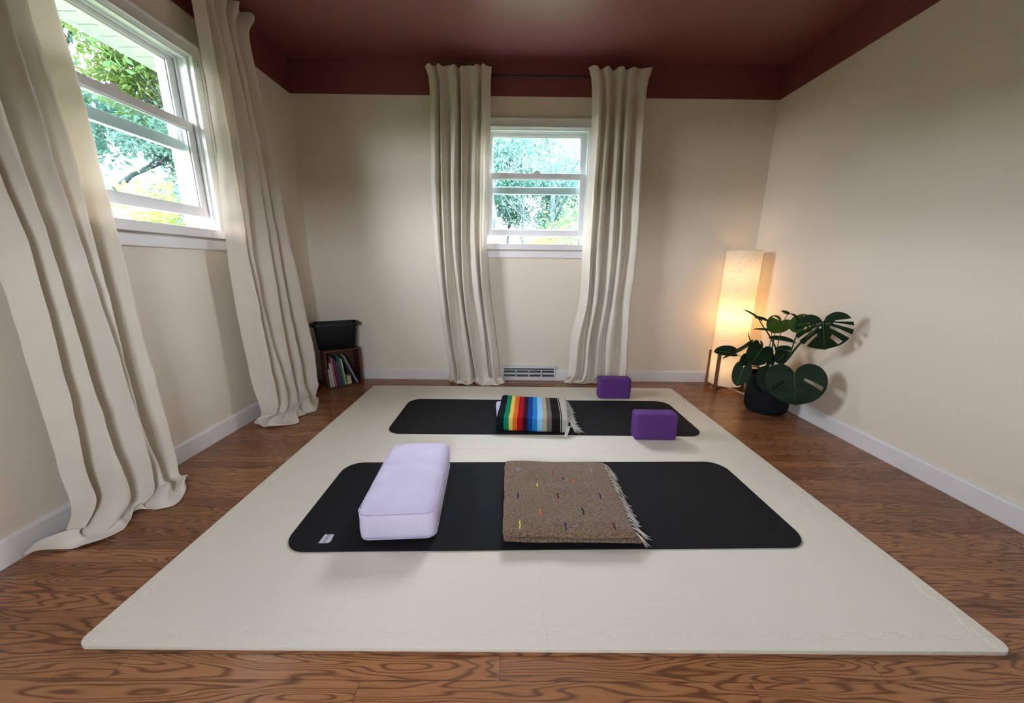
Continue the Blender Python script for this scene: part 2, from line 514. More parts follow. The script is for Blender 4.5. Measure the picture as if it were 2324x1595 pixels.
def wall_with_hole(name, axis, a0, a1, n0, n1, h0, h1, z0, z1):
    b = MB()
    parts = [(a0, h0, 0, ZC), (h1, a1, 0, ZC), (h0, h1, 0, z0), (h0, h1, z1, ZC)]
    for p0, p1, q0, q1 in parts:
        if axis == 'x': b.box(p0, p1, n0, n1, q0, q1)
        else: b.box(n0, n1, p0, p1, q0, q1)
    return structure(b.build(name, M['wall']))
wall_with_hole('wall_back', 'x', XL, XR, YB, YB + WT, W2C - WH, W2C + WH, WZ0, WZ1)
wall_with_hole('wall_left', 'y', YF - WT, YB + WT, XL - WT, XL, W1C - WH, W1C + WH, WZ0, WZ1)
wall_with_hole('wall_front', 'x', XL, XR, YF - WT, YF, F3[0], F3[1], F3[2], F3[3])
structure(MB().box(XR, XR + WT, YF - WT, YB + WT, 0, ZC).build('wall_right', M['wall']))

BH, BT = .097, .014
def baseboard(name, p0, p1, nrm):
    p0, p1, nrm = Vector(p0), Vector(p1), Vector(nrm)
    prof = [(0, 0), (BT, 0), (BT, BH - .012), (BT - .004, BH - .003), (BT - .009, BH), (0, BH)]
    vs = [(*(p + nrm * t), z) for p in (p0, p1) for t, z in prof]
    n = len(prof)
    fs = [tuple(range(n)), tuple(range(n, 2 * n))] + [(i, (i + 1) % n, n + (i + 1) % n, n + i) for i in range(n)]
    return structure(MB().add(vs, fs).build(name, M['trim']))
baseboard('baseboard_left', (XL, YF), (XL, YB), (1, 0))
baseboard('baseboard_right', (XR, YF), (XR, YB), (-1, 0))
baseboard('baseboard_front', (XL + BT, YF), (XR - BT, YF), (0, 1))
VX0, VX1 = -.067, .396           # the register interrupts the back baseboard
baseboard('baseboard_back', (XL + BT, YB), (VX0, YB), (0, -1))
baseboard('baseboard_back', (VX1, YB), (XR - BT, YB), (0, -1))

# ------------------------------------------------------------------ windows
def ring(b, T, s0, s1, z0, z1, ws, wt, wb, n0, n1, mi=0):
    b.box(s0, s0 + ws, n0, n1, z0, z1, mi, T); b.box(s1 - ws, s1, n0, n1, z0, z1, mi, T)
    b.box(s0 + ws, s1 - ws, n0, n1, z1 - wt, z1, mi, T); b.box(s0 + ws, s1 - ws, n0, n1, z0, z0 + wb, mi, T)

def double_hung(name, root_loc, T, label):
    """local: s along the wall from the centre, n outwards, z up"""
    w = empty(name, root_loc, kind='structure')
    H = .40
    b = MB()                                     # casing boards, mitred look with a raised outer bead
    for sg in (-1, 1):
        lo, hi = sorted((sg * H, sg * (H + .055)))
        b.box(lo, hi, -.018, 0, 1.157, 2.008, 0, T)
        lo, hi = sorted((sg * (H + .045), sg * (H + .058)))
        b.box(lo, hi, -.026, -.018, 1.157, 2.066, 0, T)
        lo, hi = sorted((sg * (H - .004), sg * (H + .008)))
        b.box(lo, hi, -.023, -.018, 1.157, 2.004, 0, T)
    b.box(-H - .055, H + .055, -.018, 0, 2.008, 2.064, 0, T)
    b.box(-H - .058, H + .058, -.026, -.018, 2.054, 2.068, 0, T)
    b.box(-H - .008, H + .008, -.023, -.018, 2.002, 2.012, 0, T)
    b.build('casing', M['trim'], w, bevel=.002)
    b = MB()                                     # jamb liner with the parting stops
    ring(b, T, -WH, WH, WZ0, WZ1, .012, .012, .01, 0, WT + .01)
    for n0, n1 in ((.004, .020), (.056, .066), (.104, .12)):
        ring(b, T, -H, H, 1.12, 1.998, .012, .010, .004, n0, n1)
    b.build('jamb', M['vinyl'], w, bevel=.0015)
    b = MB(); b.box(-H - .07, H + .07, -.034, .0, 1.112, 1.157, 0, T); b.box(-H, H, .0, .055, 1.12, 1.157, 0, T)
    b.box(-H, H, .055, WT + .04, 1.118, 1.148, 0, T)
    b.build('sill', M['trim'], w, bevel=.003)
    b = MB(); b.box(-H - .055, H + .055, -.016, 0, 1.050, 1.102, 0, T)
    b.build('apron', M['trim'], w, bevel=.003)
    def sash(sname, s, z0, z1, n0, n1, wb, wt):
        b = MB(); ring(b, T, -s, s, z0, z1, .046, wt, wb, n0, n1)
        ring(b, T, -s + .046, s - .046, z0 + wb, z1 - wt, .006, .006, .006, n0 + .008, n1 - .008)
        o = b.build(sname, M['vinyl'], w, bevel=.002)
        nm = (n0 + n1) / 2
        MB().box(-s + .047, s - .047, nm - .002, nm + .002, z0 + wb + .001, z1 - wt - .001, 0, T).build('pane', M['glass'], o)
        return o
    sash('upper_sash', H - .004, 1.549, 1.996, .070, .100, .050, .028)
    lo = sash('lower_sash', H - .004, 1.222, 1.695, .024, .054, .048, .040)
    b = MB(); b.box(-.03, .03, .022, .056, 1.695, 1.703, 0, T); b.box(-.012, .022, .02, .034, 1.703, 1.713, 0, T)
    b.build('sash_lock', M['vinyl'], lo, bevel=.001)
    return w
w1 = double_hung('window_1', (XL, W1C, 0), lambda s, n, z: Vector((-n, s, z)), '')
w2 = double_hung('window_2', (W2C, YB, 0), lambda s, n, z: Vector((s, n, z)), '')
MB().tube([(.026, .412, 1.985), (.034, .412, 1.985), (.036, .412, 1.975), (.034, .412, 1.962)], .0025, 6).build('hook', M['steel'], w1)

w3 = empty('fill_window', ((F3[0] + F3[1]) / 2, YF, 0), kind='structure')
b = MB(); hw = (F3[1] - F3[0]) / 2
T3 = lambda s, n, z: Vector((s, -n, z))
ring(b, T3, -hw - .06, hw + .06, F3[2] - .06, F3[3] + .06, .06, .06, .06, -.018, 0)
ring(b, T3, -hw, hw, F3[2], F3[3], .05, .05, .05, .03, .08)
b.box(-.03, .03, .03, .08, F3[2] + .05, F3[3] - .05, 0, T3)
b.build('frame', M['vinyl'], w3, bevel=.002)
for q in (-1, 1):
    lo, hi = sorted((q * .031, q * (hw - .051)))
    MB().box(lo, hi, .05, .054, F3[2] + .051, F3[3] - .051, 0, T3).build('pane', M['glass'], w3)

# eave outside the left window: ribbed vinyl soffit panels with a fascia
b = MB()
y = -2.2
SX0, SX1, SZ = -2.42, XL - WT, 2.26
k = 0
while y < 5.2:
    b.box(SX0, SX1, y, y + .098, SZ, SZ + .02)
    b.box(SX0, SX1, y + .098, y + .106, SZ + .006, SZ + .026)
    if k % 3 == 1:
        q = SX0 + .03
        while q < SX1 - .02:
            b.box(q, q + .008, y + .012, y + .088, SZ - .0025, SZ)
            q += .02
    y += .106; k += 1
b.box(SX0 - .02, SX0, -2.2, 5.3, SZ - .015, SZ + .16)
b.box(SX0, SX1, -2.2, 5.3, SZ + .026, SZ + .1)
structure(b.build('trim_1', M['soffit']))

# ground outside, rising away from the house
rows = []
for i in range(49):
    yy = -30 + i * 1.75
    row = []
    for j in range(49):
        xx = -42 + j * 1.75
        d = max(0, math.hypot(min(0, xx + 2) + max(0, xx - 2.2), min(0, yy + 1.6) + max(0, yy - 3.4)))
        zz = -.55 + (.125 * d if yy > -3 else .02 * d) + .12 * noise.noise((xx * .3, yy * .3, 0))
        if d == 0: zz = -.6
        row.append((xx, yy, zz))
    rows.append(row)
structure(MB().grid(rows).build('ground', M['grass'], smooth=True))

# ================================================================== trees
def blob_tree(name, loc, height, seed, leafm, nleaf, lsize, crown0, spread, trunk_r, label, cat='tree', levels=3, lean=0, group=None, squash=1.0):
    rnd = random.Random(seed)
    root = empty(name, loc, 0, label, cat, group)
    tb = MB(); tips = []
    def branch(p, d, ln, r, lv):
        n = 5 if lv > 0 else 7
        pts = [p]; q = p.copy(); dd = d.copy()
        for i in range(n):
            dd = (dd + Vector((rnd.uniform(-1, 1), rnd.uniform(-1, 1), rnd.uniform(-.5, .8))) * (.22 if lv else .10)).normalized()
            q = q + dd * ln / n
            pts.append(q.copy())
        rad = [r * (1 - .72 * i / n) for i in range(n + 1)]
        tb.tube(pts, rad, 6 if lv == 0 else 4, cap=False)
        if lv >= levels:
            tips.extend(pts[2:]); return
        kids = (6, 4, 3, 2)[lv] if lv < 4 else 2
        for c in range(kids + (3 if lv == 0 else 0)):
            t = rnd.uniform(crown0 if lv == 0 else .25, 1)
            i = min(int(t * n), n - 1); f = t * n - i
            pp = pts[i].lerp(pts[i + 1], f)
            a = rnd.uniform(0, 2 * PI)
            out = Vector((math.cos(a), math.sin(a), rnd.uniform(.1, .9) * squash)).normalized()
            nd_ = (dd * .5 + out * spread).normalized()
            branch(pp, nd_, ln * rnd.uniform(.42, .62), rad[i] * .55, lv + 1)
        tips.append(pts[-1])
    branch(Vector((0, 0, 0)), Vector((lean, 0, 1)).normalized(), height * .78, trunk_r, 0)
    tb.build('trunk', M['bark'], root, smooth=True)
    lb = MB()
    for i in range(nleaf):
        c = rnd.choice(tips) + Vector((rnd.gauss(0, 1), rnd.gauss(0, 1), rnd.gauss(0, .8))) * lsize * 3.0
        if c.z < .15: c.z = .15 + rnd.random() * .3
        u = Vector((rnd.gauss(0, 1), rnd.gauss(0, 1), rnd.gauss(0, 1))).normalized()
        v = u.orthogonal().normalized()
        if rnd.random() < .5: v = u.cross(v)
        s = lsize * rnd.uniform(.55, 1.3)
        h = u.cross(v) * s * .18
        lb.add([c - u * s, c + v * s * .42 + h, c + u * s, c - v * s * .42 + h], [(0, 1, 2), (0, 2, 3)])
    lb.build('foliage', M[leafm], root, recalc=False)
    return root

def gz(x, y):
    d = math.hypot(min(0, x + 2) + max(0, x - 2.2), min(0, y + 1.6) + max(0, y - 3.4))
    return -.58 + .125 * d

TREES = [
 # x, y, height, seed, leaf, count, size, crown0, spread, trunk r, label
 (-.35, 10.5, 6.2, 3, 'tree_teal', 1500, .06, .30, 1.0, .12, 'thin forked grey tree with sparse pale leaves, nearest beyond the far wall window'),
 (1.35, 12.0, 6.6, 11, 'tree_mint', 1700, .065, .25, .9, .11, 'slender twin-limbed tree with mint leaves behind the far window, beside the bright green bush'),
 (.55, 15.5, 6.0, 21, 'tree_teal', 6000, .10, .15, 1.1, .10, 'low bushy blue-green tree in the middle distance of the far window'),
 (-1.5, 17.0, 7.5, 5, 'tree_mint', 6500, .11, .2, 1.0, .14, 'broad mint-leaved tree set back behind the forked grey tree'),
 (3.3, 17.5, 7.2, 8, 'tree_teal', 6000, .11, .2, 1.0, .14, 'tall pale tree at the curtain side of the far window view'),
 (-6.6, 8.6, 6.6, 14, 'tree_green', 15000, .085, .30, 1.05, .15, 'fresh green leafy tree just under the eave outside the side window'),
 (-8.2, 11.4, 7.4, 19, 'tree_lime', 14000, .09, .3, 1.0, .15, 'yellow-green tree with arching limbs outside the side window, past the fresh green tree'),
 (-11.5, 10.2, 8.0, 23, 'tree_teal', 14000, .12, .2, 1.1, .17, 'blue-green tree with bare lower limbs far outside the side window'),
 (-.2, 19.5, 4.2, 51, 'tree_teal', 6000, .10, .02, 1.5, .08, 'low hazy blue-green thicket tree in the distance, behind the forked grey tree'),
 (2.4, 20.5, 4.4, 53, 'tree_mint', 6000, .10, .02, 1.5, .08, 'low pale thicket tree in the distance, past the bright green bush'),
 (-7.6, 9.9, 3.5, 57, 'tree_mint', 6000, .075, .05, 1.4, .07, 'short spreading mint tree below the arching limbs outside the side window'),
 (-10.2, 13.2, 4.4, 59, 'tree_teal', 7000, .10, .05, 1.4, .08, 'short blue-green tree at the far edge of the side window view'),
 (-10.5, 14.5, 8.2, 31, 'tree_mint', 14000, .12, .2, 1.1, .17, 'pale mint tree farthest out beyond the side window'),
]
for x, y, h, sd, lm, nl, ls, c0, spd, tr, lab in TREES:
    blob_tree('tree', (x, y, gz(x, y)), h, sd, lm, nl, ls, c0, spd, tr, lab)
BUSHES = [
 (2.05, 11.0, 2.3, 41, 'tree_green', 1500, .07, 'bright green conical bush in the lower corner of the far window'),
 (-.6, 9.2, 1.55, 43, 'tree_lime', 1300, .06, 'low pale yellow-green shrub under the far window view'),
 (.9, 9.6, 1.6, 44, 'tree_lime', 1300, .06, 'low lime shrub beside the bright green bush'),
 (-5.2, 6.4, 1.9, 47, 'tree_lime', 1500, .07, 'yellow-green shrub seen through the open gap of the side window'),
]
for x, y, h, sd, lm, nl, ls, lab in BUSHES:
    blob_tree('shrub', (x, y, gz(x, y)), h, sd, lm, nl, ls, .05, 1.3, .03, lab, 'shrub', levels=2)

# ================================================================== curtains
def curtain(label, origin, T, rows, puddle, nf, seed, bend=.6, wr=.008):
    """rows: (z, s0, s1, d_mid, amp) top to bottom; T maps (s, d, z) to the room; puddle: floor points across the hem"""
    rnd = random.Random(seed)
    # each fold: a narrow tucked valley, then a broad crest of two control points
    us, kinds = [0.0], ['e']
    for i in range(nf):
        w = 1.0 / nf
        if i: us.append(i * w); kinds.append('v')
        us += [i * w + (.24 if i % 2 else .34) * w, i * w + (.58 if i % 2 else .68) * w]; kinds += ['a', 'b']
    us.append(1.0); kinds.append('e')
    Mc = len(us)
    wj = [rnd.uniform(.35, 1.25) if k in 'ab' else rnd.uniform(.6, 1.3) for k in kinds]
    big = [rnd.uniform(-1, 1) for _ in kinds]
    jt = [rnd.uniform(-1, 1) for _ in kinds]
    jd = [rnd.uniform(-1, 1) for _ in kinds]
    ctrl = []
    for i, (z, s0, s1, d, amp) in enumerate(rows):
        k = min(1, i / (len(rows) - 2.0)) ** .7
        row = []
        for j in range(Mc):
            kd = kinds[j]
            sg = {'a': 1.0 if (j // 3) % 2 else .62, 'b': .62 if (j // 3) % 2 else 1.05, 'v': -1, 'e': -.2}[kd]
            a = amp * sg * (1 - k + k * wj[j])
            tuck = bend * (.34 if kd == 'v' else .16) * jt[j] * k / nf
            wander = .10 / nf * math.sin(big[j] * 7 + i * 1.3) * k
            uu = us[j] + (tuck + wander if 0 < j < Mc - 1 else 0)
            tz = z + (.010 * jd[j] if i == 0 else 0)
            row.append(Vector(T(s0 + (s1 - s0) * uu, d + a + (jd[j] * .012 + .010 * math.sin(big[j] * 9 + i * 1.1)) * k, tz)))
        ctrl.append(row)
    pl = [Vector((*p, 0)) for p in puddle]
    def along(u):
        t = u * (len(pl) - 1); i = min(int(t), len(pl) - 2)
        return pl[i].lerp(pl[i + 1], t - i)
    last = ctrl[-1]
    for f, zb, bumpz in ((.22, .050, .020), (.48, .022, .034), (.74, .010, .034), (.92, .006, .028), (1.0, .004, .012)):
        row = []
        for j in range(Mc):
            o = along(us[j]); a = last[j]
            p = a.lerp(o, f)
            sw = .016 * math.sin(big[j] * 11 + f * 7) * (f * (1.15 - f)) * 3
            p.x += sw * .7; p.y += sw
            p.z = zb + bumpz * (max(0, .55 + .7 * math.sin(big[j] * 13 + f * 5)) if kinds[j] in 'ab' else .06)
            row.append(p)
        ctrl.append(row)
    fine = [spline([tuple(p) for p in r], 7) for r in ctrl]
    subs = []
    for i in range(len(ctrl) - 1):
        ln = (ctrl[i][Mc // 2] - ctrl[i + 1][Mc // 2]).length
        subs.append(max(4, min(26, int(ln / .022))))
    cols = [spline([fine[i][c] for i in range(len(fine))], subs) for c in range(len(fine[0]))]
    out = []
    O = Vector(origin)
    for r in range(len(cols[0])):
        line = []
        for c in range(len(cols)):
            p = Vector(cols[c][r])
            nz = noise.noise((p.x * 9 + seed, p.y * 9, p.z * 4)) + .5 * noise.noise((p.x * 25, p.y * 25 + seed, p.z * 14))
            dirn = Vector(T(0, 1, 0)) - Vector(T(0, 0, 0))
            lim = min(1, max(0, (2.30 - p.z) / .3))
            p = p + dirn * nz * wr * lim
            dd = (p - Vector(T(0, 0, 0))).dot(dirn)
            if dd < BT + .006: p = p + dirn * (BT + .006 - dd)
            if p.z < .003: p.z = .003
            line.append(p - O)
        out.append(line)
    o = MB().grid(out).build('curtain', M['linen'], loc=origin, smooth=True, recalc=False)
    return tag(o, label, 'curtain', 'linen curtains at the windows')

TB = lambda s, d, z: (s, YB - d, z)
TL = lambda s, d, z: (XL + d, s, z)
curtain('off-white linen curtain at the far window, on the crate side of the vent', (-.39, YB - .09, 0), TB,
        [(2.368, -.632, -.156, .085, .014), (2.335, -.622, -.158, .088, .012), (2.25, -.606, -.163, .090, .026), (1.97, -.610, -.166, .096, .040), (1.55, -.622, -.180, .098, .044),
         (1.13, -.618, -.192, .100, .046), (.78, -.596, -.176, .104, .048), (.42, -.560, -.128, .110, .048), (.14, -.522, -.098, .118, .046)],
        [(-.545, 3.00), (-.47, 2.905), (-.43, 2.853), (-.36, 2.875), (-.31, 2.91), (-.25, 2.862), (-.18, 2.852), (-.11, 2.870), (-.035, 2.93), (-.055, 2.985)], 6, 5)
curtain('off-white linen curtain at the far window, on the lamp side of the vent', (.78, YB - .09, 0), TB,
        [(2.366, .536, .994, .085, .020), (2.335, .548, .984, .088, .014), (2.25, .566, .968, .088, .024), (1.97, .578, .968, .096, .040), (1.55, .572, .984, .098, .044),
         (1.13, .562, .996, .100, .046), (.72, .560, .972, .104, .048), (.40, .502, .982, .110, .048), (.14, .492, .998, .118, .042)],
        [(.470, 2.99), (.488, 2.945), (.535, 2.905), (.62, 2.915), (.71, 2.945), (.78, 2.950), (.86, 2.935), (.94, 2.955), (1.0, 2.985)], 5, 17)
curtain('linen curtain beside the black bin, its hem pooled on the oak floor', (XL + .09, 2.3, 0), TL,
        [(2.415, 2.085, 2.585, .085, .020), (2.37, 2.09, 2.55, .088, .016), (2.26, 2.10, 2.485, .088, .022), (2.0, 2.10, 2.52, .090, .030), (1.55, 2.095, 2.575, .092, .034),
         (1.07, 2.06, 2.615, .094, .040), (.65, 2.06, 2.650, .100, .044), (.30, 2.065, 2.680, .116, .044), (.12, 2.065, 2.685, .130, .040)],
        [(-1.62, 2.10), (-1.58, 2.06), (-1.52, 2.035), (-1.45, 2.025), (-1.38, 2.045), (-1.325, 2.09), (-1.385, 2.18), (-1.37, 2.235), (-1.33, 2.29), (-1.36, 2.40), (-1.44, 2.52), (-1.52, 2.60)], 5, 29)
curtain('linen curtain closest to the camera, hem trailing along the white baseboard', (XL + .11, 1.3, 0), TL,
        [(2.415, 1.00, 1.44, .085, .014), (2.37, 1.01, 1.445, .090, .012), (2.25, 1.03, 1.450, .092, .026), (1.85, 1.06, 1.460, .096, .040), (1.40, 1.09, 1.470, .104, .048),
         (1.02, 1.12, 1.465, .112, .054), (.58, 1.125, 1.465, .120, .056), (.28, 1.115, 1.475, .124, .054), (.13, 1.11, 1.485, .128, .050)],
        [(-1.645, 1.02), (-1.60, 1.045), (-1.52, 1.06), (-1.465, 1.09), (-1.445, 1.16), (-1.50, 1.23), (-1.47, 1.262), (-1.385, 1.285), (-1.395, 1.36), (-1.43, 1.43), (-1.52, 1.475)], 5, 41)

def rod(name_label, T, s0, s1, z, d, cat='curtain rod'):
    root = empty('curtain_rod', T((s0 + s1) / 2, d, z), 0, name_label, cat)
    O = root.location
    MB().tube([Vector(T(s, d, z)) - O for s in (s0, s1)], .0065, 12).build('pole', M['black_metal'], root, smooth='auto')
    for s in (s0, s1):
        q = 1 if s == s1 else -1
        MB().tube([Vector(T(s + q * t, d, z)) - O for t in (0, .004, .012, .022, .028)], [.007, .011, .012, .010, .003], 12).build('finial', M['black_metal'], root, smooth=True)
    for s in (s0 + .035, s1 - .035):
        bb = MB(); bb.tube([Vector(T(s, 0.0, z - .012)) - O, Vector(T(s, d * .8, z - .012)) - O, Vector(T(s, d, z - .006)) - O], .004, 8)
        bb.tube([Vector(T(s, 0, z - .012)) - O, Vector(T(s, .004, z - .012)) - O], .016, 12)
        bb.build('bracket', M['black_metal'], root, smooth='auto')
rod('thin black curtain rod across the top of the far window', TB, -.60, .965, 2.322, .055)
rod('thin black curtain rod over the side window, inside the curtain headings', TL, 1.04, 2.50, 2.345, .055)

# ================================================================== foam play mat
FX = [-1.085, -.49, .105, .70, 1.295]; FY = [.767, 1.268, 1.769, 2.27, 2.771]
FX0, FX1, FY0, FY1 = -1.125, 1.335, .727, 2.811
FT = .012
fm = empty('foam_mat', ((FX0 + FX1) / 2, (FY0 + FY1) / 2, 0), 0, 'large beige foam mat of interlocking puzzle tiles covering the oak floor', 'mat')
def toothed(p, q, n, amp):
    """polyline p to q with jigsaw teeth, the same for both neighbours"""
    p, q = Vector(p), Vector(q); d = q - p; L = d.length; t = d / L; m = Vector((-t.y, t.x))
    pts = [p]
    for i in range(n):
        sg = 1 if i % 2 == 0 else -1
        a, bq = (i + (.40 if i == 0 else .10)) / n, (i + (.60 if i == n - 1 else .90)) / n
        w = .10 / n
        pts += [p + t * L * (a + w) , p + t * L * (a - .0 * w) + m * amp * sg, p + t * L * bq + m * amp * sg, p + t * L * (bq - w)]
    pts.append(q)
    return [Vector((x.x, x.y)) for x in pts]
xs = [FX0] + FX + [FX1]; ys = [FY0] + FY + [FY1]
NX, NY = len(xs) - 1, len(ys) - 1
Hh, Vv = {}, {}
for j in range(len(ys)):
    for i in range(NX):
        p, q = (xs[i], ys[j]), (xs[i + 1], ys[j])
        inner = 0 < j < NY
        n = 11 if 0 < i < NX - 1 else 1
        Hh[i, j] = toothed(p, q, n, .0085) if inner and n > 1 else [Vector(p), Vector(q)]
for i in range(len(xs)):
    for j in range(NY):
        p, q = (xs[i], ys[j]), (xs[i], ys[j + 1])
        inner = 0 < i < NX
        n = 9 if 0 < j < NY - 1 else 1
        Vv[i, j] = toothed(p, q, n, .0085) if inner and n > 1 else [Vector(p), Vector(q)]
fc = Vector((fm.location.x, fm.location.y))
for i in range(NX):
    for j in range(NY):
        out = list(Hh[i, j]) + Vv[i + 1, j][1:] + Hh[i, j + 1][::-1][1:] + Vv[i, j][::-1][1:-1]
        # round the four outside corners
        cx = 0 if i == 0 else (1 if i == NX - 1 else None); cy = 0 if j == 0 else (1 if j == NY - 1 else None)
        if cx is not None and cy is not None:
            C0 = Vector((xs[0] if cx == 0 else xs[-1], ys[0] if cy == 0 else ys[-1]))
            r = .030; sx, sy = (1 if cx == 0 else -1), (1 if cy == 0 else -1)
            ce = C0 + Vector((sx * r, sy * r))
            arc = []
            for k in range(9):
                a = PI / 2 * k / 8
                arc.append(ce - Vector((sx * r * math.sin(a), sy * r * math.cos(a))))
            ix = min(range(len(out)), key=lambda m: (out[m] - C0).length)
            prev = out[ix - 1]
            if (arc[0] - prev).length > (arc[-1] - prev).length: arc = arc[::-1]
            out = out[:ix] + arc + out[ix + 1:]
        edge = i in (0, NX - 1) or j in (0, NY - 1)
        out = [v - fc for v in out]
        n = len(out)
        area = sum(out[k].x * out[(k + 1) % n].y - out[(k + 1) % n].x * out[k].y for k in range(n))
        if area < 0: out = out[::-1]
        ins = []
        for k in range(n):
            d0, d1 = (out[k] - out[k - 1]).normalized(), (out[(k + 1) % n] - out[k]).normalized()
            m0, m1 = Vector((-d0.y, d0.x)), Vector((-d1.y, d1.x))
            m = (m0 + m1)
            m = m / max(.4, m.length_squared / 2) if m.length > 1e-6 else m0
            ins.append(out[k] + m * .0011)
        vs = [(v.x, v.y, .0003) for v in out] + [(v.x, v.y, FT - .0010) for v in out] + [(v.x, v.y, FT) for v in ins]
        fs = [(k, (k + 1) % n, n + (k + 1) % n, n + k) for k in range(n)] + [(n + k, n + (k + 1) % n, 2 * n + (k + 1) % n, 2 * n + k) for k in range(n)]
        tri = tessellate_polygon([[Vector((v.x, v.y, 0)) for v in ins]])
        for t_ in tri:
            a, b2, c2 = t_
            cr_ = (ins[b2] - ins[a]).x * (ins[c2] - ins[a]).y - (ins[b2] - ins[a]).y * (ins[c2] - ins[a]).x
            if abs(cr_) < 1e-12: continue
            t_ = t_ if cr_ > 0 else (a, c2, b2)
            fs.append(tuple(2 * n + q for q in t_)); fs.append(tuple(t_[::-1]))
        edge = i in (0, NX - 1) or j in (0, NY - 1)
        MB().add(vs, fs).build('edge_strip' if edge else 'tile', M['foam'], fm, recalc=False)

# ================================================================== yoga mats
def rrect(w, l, r, n=10):
    pts = []
    for cx, cy, a0 in ((w / 2 - r, l / 2 - r, 0), (-w / 2 + r, l / 2 - r, PI / 2), (-w / 2 + r, -l / 2 + r, PI), (w / 2 - r, -l / 2 + r, 3 * PI / 2)):
        for k in range(n + 1):
            a = a0 + PI / 2 * k / n
            pts.append((cx + r * math.cos(a), cy + r * math.sin(a)))
    return pts
MT = .0052
def yoga_mat(loc, rz, w, l, label):
    root = empty('yoga_mat', loc, rz, label, 'yoga mat', 'black yoga mats')
    MB().prism(rrect(w, l, .085, 12), .0002, MT).build('mat_sheet', M['rubber'], root, bevel=.0012, angle=60)
    return root
mat1 = yoga_mat((.143, 1.348, FT), math.radians(1.25), 1.888, .575, 'black yoga mat with a white corner patch, under the brown blanket')
mat2 = yoga_mat((.212, 2.222, FT), math.radians(.1), 1.895, .557, 'plain black yoga mat under the striped blanket')
# woven patch with lettering
patch_T = Matrix.Rotation(-math.radians(1.25), 4, 'Z')
def to_mat1(x, y):
    v = patch_T @ Vector((x - .143, y - 1.348, 0)); return (v.x, v.y)
pc = [to_mat1(*q) for q in ((-.675, 1.078), (-.640, 1.080), (-.635, 1.090), (-.640, 1.122), (-.673, 1.121))]
patch = MB().prism(pc, MT + .0001, MT + .0006).build('patch', M['patch'], mat1)
patch['label'] = 'white woven patch with grey lettering'
cu = bpy.data.curves.new('lettering', 'FONT'); cu.body = 'SUGA'; cu.size = .0155; cu.align_x = 'CENTER'; cu.align_y = 'CENTER'; cu.extrude = .00015
to = bpy.data.objects.new('tmp', cu); COL.objects.link(to)
bpy.context.view_layer.update()
me = bpy.data.meshes.new_from_object(to.evaluated_get(bpy.context.evaluated_depsgraph_get()))
bpy.data.objects.remove(to)
me.materials.clear(); me.materials.append(M['ink'])
lt = bpy.data.objects.new('lettering', me); COL.objects.link(lt); lt.parent = patch
cxy = to_mat1(-.657, 1.100); lt.location = (cxy[0], cxy[1], MT + .0008); lt.rotation_euler = (0, 0, math.radians(-91))

# ================================================================== purple foam blocks
def yoga_block(loc, rz, label):
    root = empty('yoga_block', loc, rz, label, 'yoga block', 'purple yoga blocks')
    MB().rbox(-.1195, .1195, 0, .088, 0.0003, .158, .009, 14, 12, 12).build('foam_body', M['purple'], root, smooth=True)
    return root
blk = yoga_block((.842, 1.889, FT), math.radians(-.5), 'purple foam block standing at the edge of the mat with the striped blanket')
blk2 = copy_tree(blk); blk2.location = (.791, 2.552, FT); blk2['label'] = 'purple foam block standing by the curtain hem, behind the yoga mats'

# ================================================================== bolster
bol = empty('bolster', (-.4125, 1.338, FT + MT), math.radians(3.6), 'lavender rectangular bolster lying across the black yoga mat', 'bolster')
def bol_fn(p, n):
    u, v, w = p.x / .135, p.y / .255, (p.z - .07) / .07
    puff = (1 - min(1, abs(u)) ** 2.4) * (1 - min(1, abs(v)) ** 4)
    q = Vector(p)
    if w > 0: q.z += .016 * puff
    q.x += math.copysign(.008 * (1 - min(1, abs(v)) ** 4) * (1 - abs(w) ** 2), u) if abs(u) > .3 else 0
    q.y += math.copysign(.006 * (1 - min(1, abs(u)) ** 2), v) * (1 - w * w) if abs(v) > .8 else 0
    if w > -.8:
        ripple = noise.noise((p.x * 16, p.y * 26, p.z * 10)) * .0048
        near = max(0, abs(u) - .45) / .55
        crease = noise.noise((p.x * 22 + 4, p.y * 60, p.z * 12)) * .0060 * near
        front = max(0, -v - .6) / .4
        gather = noise.noise((p.x * 70, p.y * 14, 2)) * .0055 * front
        big = -.0018 * math.exp(-((v + .55 + .16 * u) / .06) ** 2) + .002 * math.exp(-((v + .45 + .12 * u) / .07) ** 2)
        q += Vector((0, 0, 1 if w > .3 else .2)) * (ripple + crease + gather + (big if w > .5 else 0))
        if abs(u) > .9: q.x += noise.noise((p.y * 24, p.z * 18, 3)) * .004
    return q
MB().rbox(-.134, .134, -.252, .252, .0005, .128, .030, 40, 70, 20, bol_fn).build('body', M['lavender'], bol, smooth=True)
def bol_seam(zc, inset):
    pts = []
    for x, y in rrect(.268 - inset, .504 - inset, .034, 8):
        pts.append(tuple(bol_fn(Vector((x, y, zc)), Vector((0, 0, 0)))))
    return pts
for zc, ins in ((.113, .001), (.015, .001)):
    pts = bol_seam(zc, ins)
    MB().tube(pts + pts[:1], .0022, 6).build('piping', M['lavender_seam'], bol, smooth=True)

